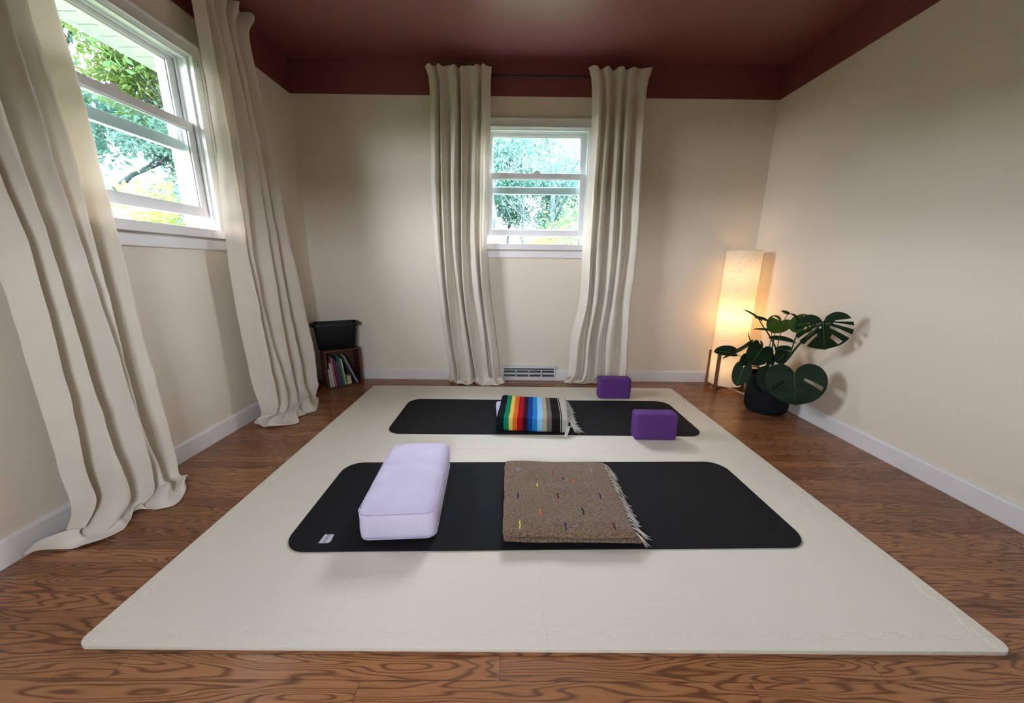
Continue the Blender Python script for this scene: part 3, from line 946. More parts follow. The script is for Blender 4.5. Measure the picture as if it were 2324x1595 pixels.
# ================================================================== folded brown blanket
bl = empty('folded_blanket', (.22, 1.32, FT + MT), 0, 'folded brown wool blanket with coloured flecks and a white fringe', 'blanket')
def bn(x, y):
    return (.0045 * noise.noise((x * 9, y * 9, 1.3)) + .006 * math.exp(-(((x + .12) / .05) ** 2 + ((y - .14 - .5 * (x + .12)) / .03) ** 2))
            - .005 * math.exp(-(((x - .05) / .12) ** 2 + ((y - .06) / .035) ** 2)) + .006 * math.exp(-(((x - .02) / .10) ** 2 + ((y - .02) / .03) ** 2))
            + .004 * math.exp(-(((x + .0) / .2) ** 2 + ((y + .19) / .03) ** 2)))
def layer(x0, x1, y0, y1, z0, z1, seed, r=.011, top=False, ywave=.006):
    def fn(p, n):
        q = Vector(p)
        q.x += ywave * noise.noise((seed, p.y * 7, 0)) * (1 if abs(p.x) > .15 else 0)
        q.y += ywave * noise.noise((p.x * 6, seed, 1)) * (1 if abs(p.y) > .15 else 0)
        q += Vector((noise.noise((p.x * 60, p.y * 60, p.z * 60 + seed)), noise.noise((p.x * 55 + 9, p.y * 60, p.z * 60)), noise.noise((p.x * 70, p.y * 60 + 3, p.z * 60)))) * .0014
        if p.z > (z0 + z1) / 2 and top: q.z += bn(p.x, p.y)
        return q
    return (x0, x1, y0, y1, z0, z1, r, max(12, int((x1 - x0) / .009)), max(12, int((y1 - y0) / .009)), 8, fn)
bb = MB()
bb.rbox(*layer(-.236, .262, -.236, .236, .0024, .0180, 2.1, .008))
bb.rbox(*layer(-.240, .255, -.222, .238, .0165, .0330, 5.7, .008))
bb.rbox(*layer(-.240, .232, -.246, .238, .0320, .0525, 9.2, .010, True))
threads = [(-.182, .160, 'cyan', .030), (-.023, .131, 'red', .034), (.062, .075, 'orange', .034), (-.099, .043, 'yellow', .028), (-.183, -.033, 'navy', .040),
           (-.020, -.034, 'maroon', .036), (.153, -.034, 'navy', .038), (-.099, -.128, 'orange', .042), (.064, -.129, 'dark', .042), (-.179, -.205, 'yellow', .044),
           (-.016, -.214, 'navy', .034), (.162, -.212, 'maroon', .038), (.158, .152, 'grey', .026), (.020, .094, 'maroon', .012), (.037, .090, 'grey', .016)]
tm = ['thread_' + k for k in ('cyan', 'red', 'orange', 'yellow', 'navy', 'maroon', 'dark', 'grey')]
for x, y, c, ln in threads:
    pts = []
    for k in range(7):
        yy = y - ln / 2 + ln * k / 6
        z = .0527 + bn(x, yy)
        if yy < -.236: z -= ((-.236 - yy) / .010) ** 2 * .010
        pts.append((x + .0012 * math.sin(k * 1.7 + x * 50), yy, z))
    bb.tube(pts, [.0016] + [.0027] * 5 + [.0014], 6, 1 + tm.index('thread_' + c))
bb.tube([(.015, -.2385, .010), (.016, -.241, .014), (.017, -.240, .018)], .002, 5, 1 + tm.index('thread_cyan'))
bb.build('body', [M['wool']] + [M[t] for t in tm], bl, smooth=True)
def fringe(parent, name, mat, ptsfn, n, strands, ln, seed, r=.0016, jitter=.30):
    rnd = random.Random(seed); fb = MB()
    for i in range(n):
        t = (i + .5) / n
        p, d, drop = ptsfn(t)
        ang = rnd.uniform(-jitter, jitter); l1 = ln * rnd.uniform(.75, 1.2)
        for s in range(strands):
            a = ang + rnd.uniform(-.07, .07)
            dd = Vector((d.x * math.cos(a) - d.y * math.sin(a), d.x * math.sin(a) + d.y * math.cos(a), 0))
            q = [p + Vector((0, rnd.uniform(-.002, .002), rnd.uniform(-.001, .002)))]
            l = l1 * rnd.uniform(.85, 1.1); off = rnd.uniform(-.005, .005)
            for k in range(1, 6):
                f = k / 5
                z = max(.0032, p.z + .004 * math.sin(f * PI) - drop * min(1, f * 1.15) ** 1.3 + rnd.uniform(0, .002))
                q.append(Vector((p.x + dd.x * l * f - dd.y * off * f * f * 1.6, p.y + dd.y * l * f + dd.x * off * f * f * 1.6, z)))
            fb.tube(q, [r, r, r * 1.1, r, r * .9, r * .5], 5)
    return fb.build(name, mat, parent, smooth=True)
def f1(t):
    return Vector((.229, -.240 + .474 * t, .046 + .002 * math.sin(t * 9))), Vector((1, -.28, 0)).normalized(), .043
fringe(bl, 'fringe', M['white_yarn'], f1, 23, 5, .054, 3, .0013)

# ================================================================== striped blanket on a lavender cushion
SW = .432
sb = empty('striped_blanket', (.145, 2.13, FT + MT), math.radians(-3.6), 'rainbow striped blanket folded flat with cream tassels', 'blanket')
bb = MB()
def slayer(x0, x1, y0, y1, z0, z1, seed, r, nx, ny, nz):
    def fn(p, n):
        q = Vector(p)
        q.z += (.004 * noise.noise((p.x * 7, p.y * 8, seed)) + .005 * math.exp(-((p.x + .19) / .04) ** 2) * (p.y + .16) / .35) if p.z > .056 else 0
        q.y += .003 * noise.noise((p.x * 9, seed, p.z * 20))
        q.x += .003 * noise.noise((seed, p.y * 9, p.z * 30)) + .012 * (p.y + .16) / .35 * (1 if p.x > 0 else 0)
        return q
    bb.rbox(x0, x1, y0, y1, z0, z1, r, nx, ny, nz, fn)
slayer(-.216, .216, -.160, .215, .055, .086, 1.7, .018, 60, 46, 10)
slayer(-.214, .214, -.163, -.128, .0012, .075, 4.4, .014, 60, 12, 14)
def suv(co):
    s = (co.x + .216) / SW
    return (min(.999, max(.001, s + .006 * noise.noise((co.y * 10, co.z * 14, 3)) + .004 * noise.noise((co.y * 40, co.x * 3, 8)))), co.y)
bb.build('body', M['serape'], sb, smooth=True, uvf=suv)
def f2(t):
    return Vector((.213 + .010 * t, -.155 + .365 * t, .073)), Vector((1, -.16, 0)).normalized(), .072
fr = fringe(sb, 'fringe', M['serape_yarn'], f2, 17, 4, .060, 9, .0014, .34)
fb = MB()
rnd = random.Random(4)
for s in range(9):
    x = .205 + rnd.uniform(-.006, .012)
    fb.tube([(x + rnd.uniform(-.002, .01), -.165, .05), (x, -.176, .03), (x - .008 + rnd.uniform(-.004, .004), -.188, .010), (x - .016 + rnd.uniform(-.006, .006), -.205, .0025)], [.002, .002, .0018, .001], 5)
for s in range(30):
    x, yq = .225 + rnd.uniform(0, .045), rnd.uniform(-.17, -.03)
    a = rnd.uniform(-.9, .9)
    fb.tube([(x, yq, .05 - (x - .225) * .7), (x + .02 * math.cos(a), yq + .02 * math.sin(a), .045 - (x - .225) * .8), (x + .042 * math.cos(a * 1.3), yq + .036 * math.sin(a * 1.3), max(.003, .022 - (x - .225) * .4))], [.0018, .0018, .001], 5)
fb.build('tassel', M['serape_yarn'], sb, smooth=True)

cs = empty('cushion', (.100, 2.26, FT + MT), math.radians(4), 'lavender cushion tucked under the rainbow striped blanket', 'cushion')
MB().rbox(-.192, .19, -.225, .10, .0006, .0515, .018, 30, 30, 10).build('cover', M['lavender'], cs, smooth=True)

# ================================================================== wooden crate, books and black bin
E1 = Vector((.778, .628, 0)).normalized(); ANG = math.atan2(E1.y, E1.x)
CW, CD, CH = .268, .170, .316
cra = empty('wooden_crate', (-1.457, 2.718, 0), ANG, 'small red-brown wooden crate on its side in the room corner, holding books', 'crate')
t = .012
for nm, bx in (('bottom_panel', (0, CW, 0, CD, .001, t)), ('top_panel', (0, CW, 0, CD, CH - t, CH)),
               ('back_panel', (t, CW - t, CD - .008, CD, t, CH - t)), ('side_panel', (CW - t, CW, 0, CD, t, CH - t))):
    MB().box(*bx).build(nm, M['crate'], cra, bevel=.0015)
bb = MB()                                        # side facing the window, with a hand slot
for bx in ((0, t, 0, CD * .14, t, CH - t), (0, t, CD * .30, CD, t, CH - t), (0, t, CD * .14, CD * .30, t, .075), (0, t, CD * .14, CD * .30, CH - .075, CH - t)):
    bb.box(*bx)
bb.build('side_panel', M['crate'], cra)
def book(a, th, h, dep, lean, cname, ccol, label, z0=t + .001, b0=.016):
    base_p = Vector(cra.location) + Matrix.Rotation(ANG, 3, 'Z') @ Vector((a, b0, z0))
    root = empty('book', base_p, 0, label, 'book', 'books inside the wooden crate')
    root.rotation_euler = (Matrix.Rotation(ANG, 3, 'Z') @ Matrix.Rotation(-lean, 3, 'Y')).to_euler()
    c = .0016
    if lean > 0: pass
    q = MB(); q.box(0, c, 0, dep, 0, h); q.box(th - c, th, 0, dep, 0, h); q.box(c, th - c, 0, c, 0, h)
    q.build('cover', plain('cover_' + cname, ccol), root, bevel=.0005)
    MB().box(c, th - c, c + .0004, dep - .004, .003, h - .003).build('page_block', M['pages'], root)
    return root
def R_(d): return math.radians(d)
book(.0225, .012, .150, .115, R_(2.5), 'pale_grey', (.42, .42, .40), 'pale grey book, nearest the window-side panel of the crate')
book(.0390, .018, .196, .120, R_(3.5), 'cream_pink', (.46, .38, .36), 'thick cream-pink book between the pale grey and the pink book')
book(.0612, .011, .244, .120, R_(4.5), 'pink', (.40, .12, .15), 'tall pink book in the crate')
book(.0762, .016, .228, .120, R_(4.5), 'plum', (.075, .030, .048), 'dark plum book standing against the tall pink one')
book(.0962, .008, .205, .115, R_(4.5), 'maroon', (.20, .05, .09), 'thin magenta book between the plum and teal books')
book(.1112, .013, .252, .120, R_(5.5), 'dark_teal', (.014, .085, .105), 'dark teal book in the middle of the crate')
book(.1272, .008, .238, .118, R_(5.5), 'sea_green', (.06, .22, .20), 'thin sea-green book beside the dark teal one')
book(.1382, .009, .222, .115, R_(5.5), 'yellow_green', (.42, .46, .18), 'thin yellow-green book right against the sea-green one')
book(.2280, .014, .258, .100, R_(21), 'slate', (.20, .20, .23), 'large thin slate-grey book leaning at a slant in the crate')
def carton(a, w, h, z0, b0, label, ccol):
    base_p = Vector(cra.location) + Matrix.Rotation(ANG, 3, 'Z') @ Vector((a, b0, z0))
    root = empty('small_box', base_p, ANG, label, 'box', 'small cream boxes in the crate')
    MB().box(0, w, 0, .05, 0, h).build('carton', plain('carton_cream', ccol), root, bevel=.001)
    MB().box(-.0006, w + .0006, -.0006, .0506, h * .62, h + .0008).build('lid', plain('carton_lid', (.40, .37, .22)), root, bevel=.001)
carton(.1530, .034, .034, t + .001, .018, 'lower small cream box on the crate floor', (.46, .42, .28))
carton(.1545, .030, .034, t + .001 + .036, .018, 'upper small cream box stacked on the other one in the crate', (.44, .40, .25))

BA = math.radians(25)
bc = Vector(cra.location) + Matrix.Rotation(ANG, 3, 'Z') @ Vector((CW / 2, CD / 2, 0))
binr = empty('storage_bin', (bc.x - .012, bc.y - .006, CH + .0005), BA, 'black plastic storage bin standing on top of the wooden crate', 'bin')
def rect_ring(w, d, r, z):
    return [(x, y, z) for x, y in rrect(w, d, r, 6)]
prof = [(.262, .138, .024, 0), (.268, .144, .026, .004), (.300, .166, .030, .150), (.306, .170, .030, .186), (.309, .172, .031, .196),
        (.322, .182, .034, .198), (.326, .185, .035, .202), (.327, .186, .035, .188), (.329, .188, .035, .186), (.331, .189, .035, .206), (.326, .186, .034, .210), (.306, .168, .030, .210),
        (.298, .164, .030, .150), (.262, .138, .024, .010)]
q = MB(); rings = [rect_ring(*p) for p in prof]; n = len(rings[0]); vs = [v for r in rings for v in r]; fs = []
for i in range(len(rings) - 1):
    for k in range(n):
        fs.append((i * n + k, i * n + (k + 1) % n, (i + 1) * n + (k + 1) % n, (i + 1) * n + k))
fs.append(tuple(range(n))[::-1]); fs.append(tuple(range((len(rings) - 1) * n, len(rings) * n)))
q.add(vs, fs).build('tub', M['plastic'], binr, smooth='auto')
for sg in (-1, 1):
    h = MB()
    pr = [(sg * .163, .2085), (sg * .176, .207), (sg * .182, .200), (sg * .181, .178), (sg * .178, .178), (sg * .177, .198), (sg * .172, .202), (sg * .163, .203)]
    vs = [(x, yv, z) for yv in (-.052, .052) for x, z in pr]; n = len(pr)
    h.add(vs, [tuple(range(n)), tuple(range(n, 2 * n))] + [(i, (i + 1) % n, n + (i + 1) % n, n + i) for i in range(n)])
    h.build('handle', M['plastic'], binr, bevel=.001)

# ================================================================== wall register
vr = empty('wall_vent', ((VX0 + VX1) / 2, YB, 0), 0, 'white metal air register low on the wall between the curtains', 'vent')
vw = (VX1 - VX0) / 2
q = MB()
q.box(-vw + .001, vw - .001, -.006, -.0005, .0, .004)
f0 = -.020
q.box(-vw + .001, -vw + .012, f0, 0, .001, .132); q.box(vw - .012, vw - .001, f0, 0, .001, .132)
q.box(-vw + .012, vw - .012, f0, 0, .001, .034); q.box(-vw + .012, vw - .012, f0, 0, .056, .070)
q.box(-vw + .012, vw - .012, f0, 0, .092, .098); q.box(-vw + .001, vw - .001, f0 - .002, 0, .112, .134)
for x in (-.115, .110): q.box(x - .005, x + .005, f0, 0, .034, .092)
q.box(-.005, .005, f0, 0, .034, .056)
q.build('frame', M['metal_white'], vr, bevel=.001)
MB().box(-vw + .012, vw - .012, -.004, -.0005, .034, .112).build('back_plate', M['vent_dark'], vr)
for i in range(9):
    z = .038 + i * .0085
    MB().box(-vw + .013, vw - .013, -.013, -.005, z, z + .0022).build('louvre', M['vent_dark'], vr)
MB().rbox(-.010, .010, f0 - .010, f0 + .010, .083, .089, .003, 4, 4, 4).build('lever', M['metal_white'], vr, smooth=True)

# ================================================================== floor lamp
LX, LY = 1.800, 2.862
lamp = empty('floor_lamp', (LX, LY, 0), 0, 'tall white cylinder floor lamp on wooden legs, lit, behind the plant', 'lamp')
RS = .122
q = MB(); q.lathe([(RS, .050), (RS, .30), (RS, .70), (RS, 1.116)], 64)
q.build('lamp_shade', M['shade'], lamp, smooth='auto')
for z in (.050, 1.116):
    MB().tube([(RS * math.cos(2 * PI * k / 48), RS * math.sin(2 * PI * k / 48), z) for k in range(49)], .0022, 6, cap=False).build('rim', M['cord'], lamp, smooth=True)
legs = [math.radians(a) for a in (211, 331, 148, 32)]
for a in legs:
    c, s = math.cos(a), math.sin(a)
    Tm = Matrix.Translation((c * (RS + .0105), s * (RS + .0105), 0)) @ Matrix.Rotation(a, 4, 'Z')
    q = MB(); q.box(-.0085, .0085, -.012, .012, 0.0005, .315, 0, Tm)
    q.build('leg', M['lampwood'], lamp, bevel=.002)
def arch(a, b2):
    p, r = Vector((math.cos(a), math.sin(a), 0)) * (RS + .004), Vector((math.cos(b2), math.sin(b2), 0)) * (RS + .004)
    d = (r - p); L = d.length; d.normalize(); m = Vector((-d.y, d.x, 0)) * .007
    q = MB(); top, bot = [], []
    N = 14
    vs = []
    for k in range(N + 1):
        f = k / N
        z0 = .004 + .026 * math.sin(PI * f) ** 1.2; z1 = .036 + .006 * math.sin(PI * f)
        pt = p + d * L * (.06 + .88 * f)
        for o, z in ((m, z0), (m, z1), (-m, z1), (-m, z0)):
            vs.append((pt.x + o.x, pt.y + o.y, z))
    fs = []
    for k in range(N):
        for e in range(4):
            fs.append((k * 4 + e, k * 4 + (e + 1) % 4, (k + 1) * 4 + (e + 1) % 4, (k + 1) * 4 + e))
    fs += [(0, 1, 2, 3), (N * 4, N * 4 + 3, N * 4 + 2, N * 4 + 1)]
    q.add(vs, fs).build('base_rail', M['lampwood'], lamp, bevel=.001)
arch(legs[0], legs[1]); arch(legs[2], legs[0]); arch(legs[1], legs[3]); arch(legs[3], legs[2])
q = MB(); q.tube([(0, 0, .040), (0, 0, .148)], .006, 10); q.tube([(0, .036, .040), (0, .036, .890), (0, 0, .892)], .004, 8); q.tube([(0, .036, .545), (0, 0, .545)], .004, 8)
q.tube([(-RS + .002, 0, .044), (RS - .002, 0, .044)], .004, 8); q.tube([(0, -RS + .002, .044), (0, RS - .002, .044)], .004, 8)
[q.lathe([(.0001, .530 + dz), (.017, .530 + dz), (.017, .560 + dz), (.0001, .560 + dz)], 20) for dz in (-.41, 0, .33)]
q.build('bulb_holder', M['black_metal'], lamp, smooth='auto')
for z0, mt in ((.0, 'bulb'), (-.41, 'fill_bulb'), (.33, 'fill_bulb')):  # one bulb at the hot spot, two unseen ones added below and above
    q = MB(); q.lathe([(r, z + z0) for r, z in ((.0001, .561), (.013, .562), (.016, .575), (.027, .600), (.030, .620), (.027, .640), (.016, .654), (.0001, .658))], 24)
    q.build('bulb', M[mt], lamp, smooth=True)
MB().tube(spline([(.02, -.0, .010), (.05, -.055, .006), (.085, -.155, .0035), (.125, -.185, .0035), (.15, -.15, .0035), (.172, -.05, .0035), (.176, .06, .0035)], 8), .003, 8).build('cord', M['cord'], lamp, smooth=True)

# ================================================================== monstera
PX, PY = 1.822, 2.392
plant = empty('potted_monstera', (PX, PY, 0), 0, 'dark green split-leaf monstera in a matte black pot', 'plant')
q = MB()
q.lathe([(.0001, .020), (.124, .020), (.1285, .026), (.131, .040), (.138, .262), (.1375, .266), (.135, .267), (.1325, .265), (.129, .225), (.0001, .225)], 64)
q.build('pot', M['pot'], plant, smooth='auto')
q = MB(); q.lathe([(.0001, .0005), (.110, .0005), (.113, .004), (.113, .022), (.0001, .022)], 48)
q.build('pot_foot', M['pot'], plant, smooth='auto')
q = MB()
rows = []
for i in range(13):
    r = .1285 * i / 12
    rows.append([(r * math.cos(2 * PI * k / 32), r * math.sin(2 * PI * k / 32), .236 + .010 * noise.noise((r * 30, k * .8, 1)) * (1 - i / 13)) for k in range(33)])
q.grid(rows).build('soil', M['soil'], plant, smooth=True)

OUT = [(.015, 0), (.07, -.17), (.22, -.28), (.39, -.20), (.495, .04), (.505, .34), (.43, .63), (.26, .87), (0, 1.0)]
def leaf_mesh(L, W, slits, droop, cup, roll=0, seed=0):
    """heart leaf in its own frame: attach at origin, tip +y, normal +z; slits: (side, t0, t1, r0, r1)"""
    nt_, nr = 56, 12
    edge = spline(OUT, [nt_ // (len(OUT) - 1)] * (len(OUT) - 1))
    nE = len(edge)
    vs, fs = [], []
    rnd = random.Random(seed)
    for sd in (-1, 1):
        o = len(vs)
        for i, (ex, ey) in enumerate(edge):
            t_ = i / (nE - 1)
            my = max(0, (t_ - .45) / .55) ** 3.0 * .97
            for k in range(nr + 1):
                r = k / nr
                x = ex * r; y_ = my + (ey - my) * r ** 1.35
                X, Y = sd * x * W, y_ * L
                z = -droop * L * max(0, y_) ** 2 - droop * .6 * L * max(0, -y_) * 1.5 + cup * abs(X) - roll * X * X / max(W, 1e-6) * 2.2
                z += .010 * L * math.sin(t_ * 20) * r * (1 - r) * 2 + .012 * L * noise.noise((x * 4 + seed, y_ * 4, sd))
                vs.append((X, Y, z))
        for i in range(nE - 1):
            t_ = (i + .5) / (nE - 1)
            for k in range(nr):
                r = (k + .5) / nr
                if any(s_ == sd and a < t_ < b2 and r0 < r < r1 for s_, a, b2, r0, r1 in slits): continue
                q_ = (o + i * (nr + 1) + k, o + i * (nr + 1) + k + 1, o + (i + 1) * (nr + 1) + k + 1, o + (i + 1) * (nr + 1) + k)
                fs.append(q_ if sd == 1 else q_[::-1])
    return vs, fs

def leaf(att, tip, nrm, W, slits=(), droop=.10, cup=.10, mat='leaf', roll=0, seed=0):
    """att, tip in room coordinates; nrm: rough facing of the upper side"""
    A, Tp, N = Vector(att), Vector(tip), Vector(nrm).normalized()
    yv = (Tp - A); L = yv.length; yv.normalize()
    zv = (N - yv * N.dot(yv)).normalized(); xv = yv.cross(zv)
    R3 = Matrix((xv, yv, zv)).transposed()
    vs, fs = leaf_mesh(L, W, slits, droop, cup, roll, seed)
    O = Vector((PX, PY, 0))
    m = MB().add([R3 @ Vector(v) + A - O for v in vs], fs)
    ob = m.build('leaf', M[mat], plant, smooth=True, recalc=False)
    bm = bmesh.new(); bm.from_mesh(ob.data); bmesh.ops.remove_doubles(bm, verts=bm.verts, dist=.0003)
    bmesh.ops.delete(bm, geom=[v for v in bm.verts if not v.link_faces], context='VERTS')
    bm.to_mesh(ob.data); bm.free()
    # midrib
    mid = [R3 @ Vector((0, L * f, -droop * L * f * f + .0012)) + A - O for f in (0, .2, .4, .6, .8, .97)]
    MB().tube(mid, [.0026, .0024, .002, .0016, .0012, .0006], 6).build('midrib', M['stem'], ob, smooth=True)
    return ob
def stem(pts, r0, r1, mat='stem'):
    O = Vector((PX, PY, 0))
    p = [Vector(x) - O for x in spline(pts, 6)]
    n = len(p)
    MB().tube(p, [r0 + (r1 - r0) * i / (n - 1) for i in range(n)], 8).build('stem', M[mat], plant, smooth=True)
leaf((1.7893, 2.03, 0.6918), (1.8361, 2.03, 0.521), (-0.6, -0.76, 0.22), 0.2515, slits=[(1, 0.47, 0.51, 0.50, 0.93), (1, 0.575, 0.62, 0.33, 1.01), (1, 0.69, 0.735, 0.28, 1.01), (1, 0.80, 0.845, 0.34, 1.01), (1, 0.60, 0.625, 0.12, 0.24), (1, 0.74, 0.765, 0.10, 0.18), (-1, 0.47, 0.51, 0.45, 1.01), (-1, 0.58, 0.63, 0.30, 1.01), (-1, 0.70, 0.75, 0.28, 1.01), (-1, 0.83, 0.87, 0.40, 0.93), (-1, 0.60, 0.62, 0.14, 0.26), (-1, 0.66, 0.68, 0.12, 0.2)], droop=0.12, cup=0.05, seed=1)
leaf((1.7508, 2.11, 0.3617), (1.7496, 2.05, 0.1717), (-0.62, -0.72, 0.3), 0.2989, slits=[(-1, 0.68, 0.73, 0.34, 0.93), (1, 0.70, 0.755, 0.38, 0.92)], droop=0.1, cup=0.06, seed=2)
leaf((1.6894, 2.2, 0.3338), (1.6611, 2.16, 0.2075), (-0.45, -0.8, 0.45), 0.1734, droop=0.15, cup=0.15, seed=3)
leaf((1.68, 2.32, 0.4689), (1.5811, 2.27, 0.3721), (-0.45, -0.85, 0.1), 0.1448, droop=0.08, cup=0.06, seed=4, slits=[(1, 0.3, 0.36, 0.6, 1.01)])
leaf((1.5588, 2.3, 0.3391), (1.5217, 2.28, 0.2153), (-0.5, -0.85, 0.15), 0.1054, droop=0.06, cup=0.05, seed=5)
leaf((1.5978, 2.34, 0.4023), (1.5483, 2.31, 0.3515), (-0.3, -0.9, 0.25), 0.059, droop=0.1, cup=0.1, seed=6)
leaf((1.5075, 2.36, 0.4272), (1.4058, 2.4, 0.4321), (-0.2, -0.55, 0.8), 0.0963, droop=0.12, cup=0.3, seed=7)
leaf((1.6103, 2.36, 0.4773), (1.4235, 2.3, 0.3743), (-0.75, -0.1, 0.65), 0.0499, droop=-0.12, cup=0.35, seed=8)
leaf((1.6447, 2.36, 0.6607), (1.5661, 2.4, 0.7225), (0.45, -0.45, 0.75), 0.0324, droop=0.1, cup=0.5, seed=9)
leaf((1.6447, 2.36, 0.6607), (1.7064, 2.32, 0.6497), (0.2, -0.35, 0.9), 0.0521, droop=0.2, cup=0.4, seed=10)
leaf((1.7541, 2.3, 0.6561), (1.6774, 2.26, 0.59), (-0.55, -0.7, 0.45), 0.13, droop=0.12, cup=0.12, mat='backlit_leaf', seed=11, slits=[(1, 0.42, 0.5, 0.25, 0.8)])
leaf((1.7362, 2.34, 0.5791), (1.6469, 2.4, 0.5947), (0.1, -0.3, 0.95), 0.0443, droop=0.15, cup=0.35, seed=12)
leaf((1.7305, 2.3, 0.5334), (1.8152, 2.22, 0.5391), (0.1, -0.42, 0.9), 0.0766, droop=0.15, cup=0.35, seed=13)
leaf((1.806, 2.26, 0.4663), (1.7477, 2.3, 0.4712), (-0.1, -0.7, 0.65), 0.0691, droop=0.15, cup=0.2, seed=14)
leaf((1.7869, 2.26, 0.4455), (1.7272, 2.24, 0.3938), (-0.5, -0.8, 0.25), 0.0741, droop=0.1, cup=0.1, seed=15)
leaf((1.7234, 2.22, 0.712), (1.7035, 2.25, 0.7302), (0, -0.6, 0.8), 0.0331, droop=0.1, cup=0.3, seed=16)
leaf((1.7284, 2.22, 0.7148), (1.7546, 2.14, 0.7067), (0.2, -0.3, 0.9), 0.0403, droop=0.5, cup=0.3, seed=17, slits=[(1, 0.3, 0.5, 0.3, 1.01), (-1, 0.4, 0.6, 0.3, 1.01)])
leaf((1.7919, 2.14, 0.667), (1.7133, 2.18, 0.6352), (-0.35, -0.75, 0.55), 0.1232, droop=0.12, cup=0.1, mat='backlit_leaf', seed=18, slits=[(1, 0.45, 0.52, 0.3, 0.85), (-1, 0.35, 0.42, 0.3, 1.01), (-1, 0.6, 0.68, 0.3, 1.01)])
leaf((1.722, 2.22, 0.6314), (1.7444, 2.2, 0.6239), (0.2, -0.4, 0.9), 0.0247, droop=0.2, cup=0.3, seed=19)
leaf((1.7353, 2.36, 0.4296), (1.7463, 2.3, 0.3656), (-0.4, -0.85, 0.2), 0.0708, droop=0.1, cup=0.1, seed=20)
leaf((1.6074, 2.33, 0.502), (1.5667, 2.36, 0.5616), (0.5, -0.6, 0.5), 0.0177, droop=-0.3, cup=0.4, seed=21)
stem([(1.7997, 2.39, 0.2872), (1.8063, 2.34, 0.3241), (1.788, 2.24, 0.4063), (1.749, 2.12, 0.5346), (1.763, 2.06, 0.6193), (1.7893, 2.03, 0.6918)], 0.0085, 0.0045, 'dark_stem')
stem([(1.7997, 2.39, 0.2872), (1.8039, 2.28, 0.3414), (1.7572, 2.16, 0.3698), (1.7508, 2.11, 0.3617)], 0.006, 0.0035, 'stem')
stem([(1.7997, 2.39, 0.2872), (1.7411, 2.3, 0.3288), (1.6894, 2.2, 0.3338)], 0.005, 0.003, 'stem')
stem([(1.7997, 2.39, 0.2872), (1.7704, 2.38, 0.3784), (1.7195, 2.34, 0.4404), (1.68, 2.32, 0.4689)], 0.0045, 0.0025, 'stem')
stem([(1.7737, 2.39, 0.2773), (1.6761, 2.35, 0.3323), (1.6106, 2.32, 0.337), (1.5588, 2.3, 0.3391)], 0.0035, 0.002, 'dark_stem')
stem([(1.7737, 2.39, 0.2773), (1.7116, 2.37, 0.327), (1.6311, 2.35, 0.3847), (1.5978, 2.34, 0.4023)], 0.0055, 0.0025, 'dark_stem')
stem([(1.6311, 2.35, 0.3847), (1.5649, 2.36, 0.4062), (1.5075, 2.36, 0.4272)], 0.002, 0.0015, 'dark_stem')
stem([(1.7997, 2.39, 0.2872), (1.7263, 2.38, 0.3873), (1.6592, 2.37, 0.4572), (1.6103, 2.36, 0.4773)], 0.003, 0.002, 'stem')
stem([(1.8027, 2.38, 0.2997), (1.8073, 2.36, 0.4304), (1.7462, 2.36, 0.5365), (1.6897, 2.36, 0.6049), (1.6447, 2.36, 0.6607)], 0.0065, 0.003, 'dark_stem')
stem([(1.7844, 2.38, 0.2995), (1.7718, 2.36, 0.4607), (1.7446, 2.32, 0.5828), (1.7541, 2.3, 0.6561)], 0.0038, 0.0022, 'stem')
stem([(1.7738, 2.38, 0.2899), (1.7607, 2.37, 0.4275), (1.7474, 2.35, 0.5234), (1.7362, 2.34, 0.5791)], 0.0035, 0.002, 'dark_stem')
stem([(1.7966, 2.38, 0.2997), (1.7773, 2.36, 0.4301), (1.7305, 2.3, 0.5334)], 0.003, 0.002, 'stem')
stem([(1.8074, 2.37, 0.3027), (1.7955, 2.28, 0.4017), (1.806, 2.26, 0.4663)], 0.003, 0.002, 'stem')
stem([(1.8024, 2.37, 0.2963), (1.7909, 2.29, 0.3718), (1.7869, 2.26, 0.4455)], 0.003, 0.002, 'stem')
stem([(1.7876, 2.36, 0.3055), (1.7739, 2.32, 0.4548), (1.7309, 2.25, 0.6435), (1.7261, 2.22, 0.712)], 0.003, 0.0018, 'stem')
stem([(1.8107, 2.36, 0.312), (1.7979, 2.24, 0.4446), (1.7721, 2.18, 0.5721), (1.7678, 2.16, 0.6255), (1.7919, 2.14, 0.667)], 0.005, 0.0025, 'stem')
stem([(1.7997, 2.39, 0.2872), (1.7671, 2.38, 0.3626), (1.7353, 2.36, 0.4296)], 0.003, 0.002, 'stem')

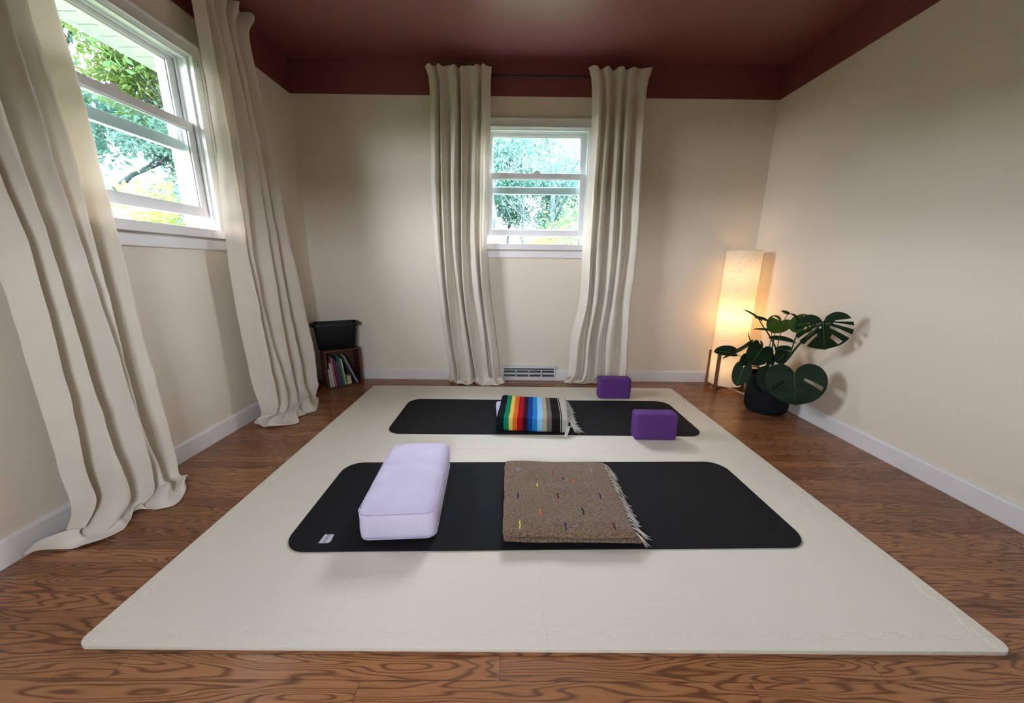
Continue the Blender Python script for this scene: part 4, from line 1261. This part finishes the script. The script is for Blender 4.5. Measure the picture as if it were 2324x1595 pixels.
# ================================================================== light
wd = bpy.data.worlds.new('overcast_sky'); scn.world = wd; wd.use_nodes = True
nt = wd.node_tree; bg = nt.nodes['Background']
tc = nd(nt, 'ShaderNodeTexCoord'); sp = nd(nt, 'ShaderNodeSeparateXYZ'); nt.links.new(tc.outputs['Generated'], sp.inputs[0])
rp = nd(nt, 'ShaderNodeValToRGB')
rp.color_ramp.elements[0].position = .0; rp.color_ramp.elements[0].color = (1.03, .93, 1.01, 1)
rp.color_ramp.elements[1].position = .6; rp.color_ramp.elements[1].color = (.98, .90, 1.03, 1)
nt.links.new(sp.outputs['Z'], rp.inputs['Fac']); nt.links.new(rp.outputs['Color'], bg.inputs['Color'])
bg.inputs['Strength'].default_value = 34

def portal(loc, rot, sx, sy):
    l = bpy.data.lights.new('sky_portal', 'AREA'); l.shape = 'RECTANGLE'; l.size = sx; l.size_y = sy
    l.cycles.is_portal = True
    o = bpy.data.objects.new('sky_portal', l); COL.objects.link(o); o.location = loc; o.rotation_euler = rot
portal((XL - WT - .02, W1C, 1.56), (0, math.radians(-90), 0), .9, .84)
portal((W2C, YB + WT + .02, 1.56), (math.radians(-90), 0, 0), .84, .9)
portal(((F3[0] + F3[1]) / 2, YF - WT - .02, (F3[2] + F3[3]) / 2), (math.radians(90), 0, 0), F3[1] - F3[0], F3[3] - F3[2])

# ================================================================== camera
cam = bpy.data.cameras.new('camera'); co = bpy.data.objects.new('camera', cam); COL.objects.link(co)
f, p, y, r = 811.5791, .2339, .0043, .0115
Fv = Vector((math.sin(y) * math.cos(p), math.cos(y) * math.cos(p), -math.sin(p)))
rt = Vector((math.cos(y), -math.sin(y), 0)); up = rt.cross(Fv)
R2 = rt * math.cos(r) + up * math.sin(r); U2 = up * math.cos(r) - rt * math.sin(r)
mw = Matrix((R2, U2, -Fv)).transposed().to_4x4(); mw.translation = (0, 0, .981)
co.matrix_world = mw
cam.sensor_fit = 'HORIZONTAL'; cam.sensor_width = 36; cam.lens = 36 * f / 2324; cam.clip_start = .02; cam.clip_end = 200
scn.camera = co

vs_ = scn.view_settings
scn.display_settings.display_device = 'sRGB'
vs_.view_transform = 'Standard'; vs_.look = 'None'; vs_.gamma = 1; vs_.use_curve_mapping = False
vs_.exposure = .52
scn.cycles.use_denoising = True
scn.cycles.max_bounces = 7; scn.cycles.diffuse_bounces = 4; scn.cycles.adaptive_threshold = .035; scn.cycles.glossy_bounces = 3; scn.cycles.transmission_bounces = 4
scn.cycles.transparent_max_bounces = 12
scn.cycles.caustics_reflective = False; scn.cycles.caustics_refractive = False
scn.cycles.sample_clamp_indirect = 6
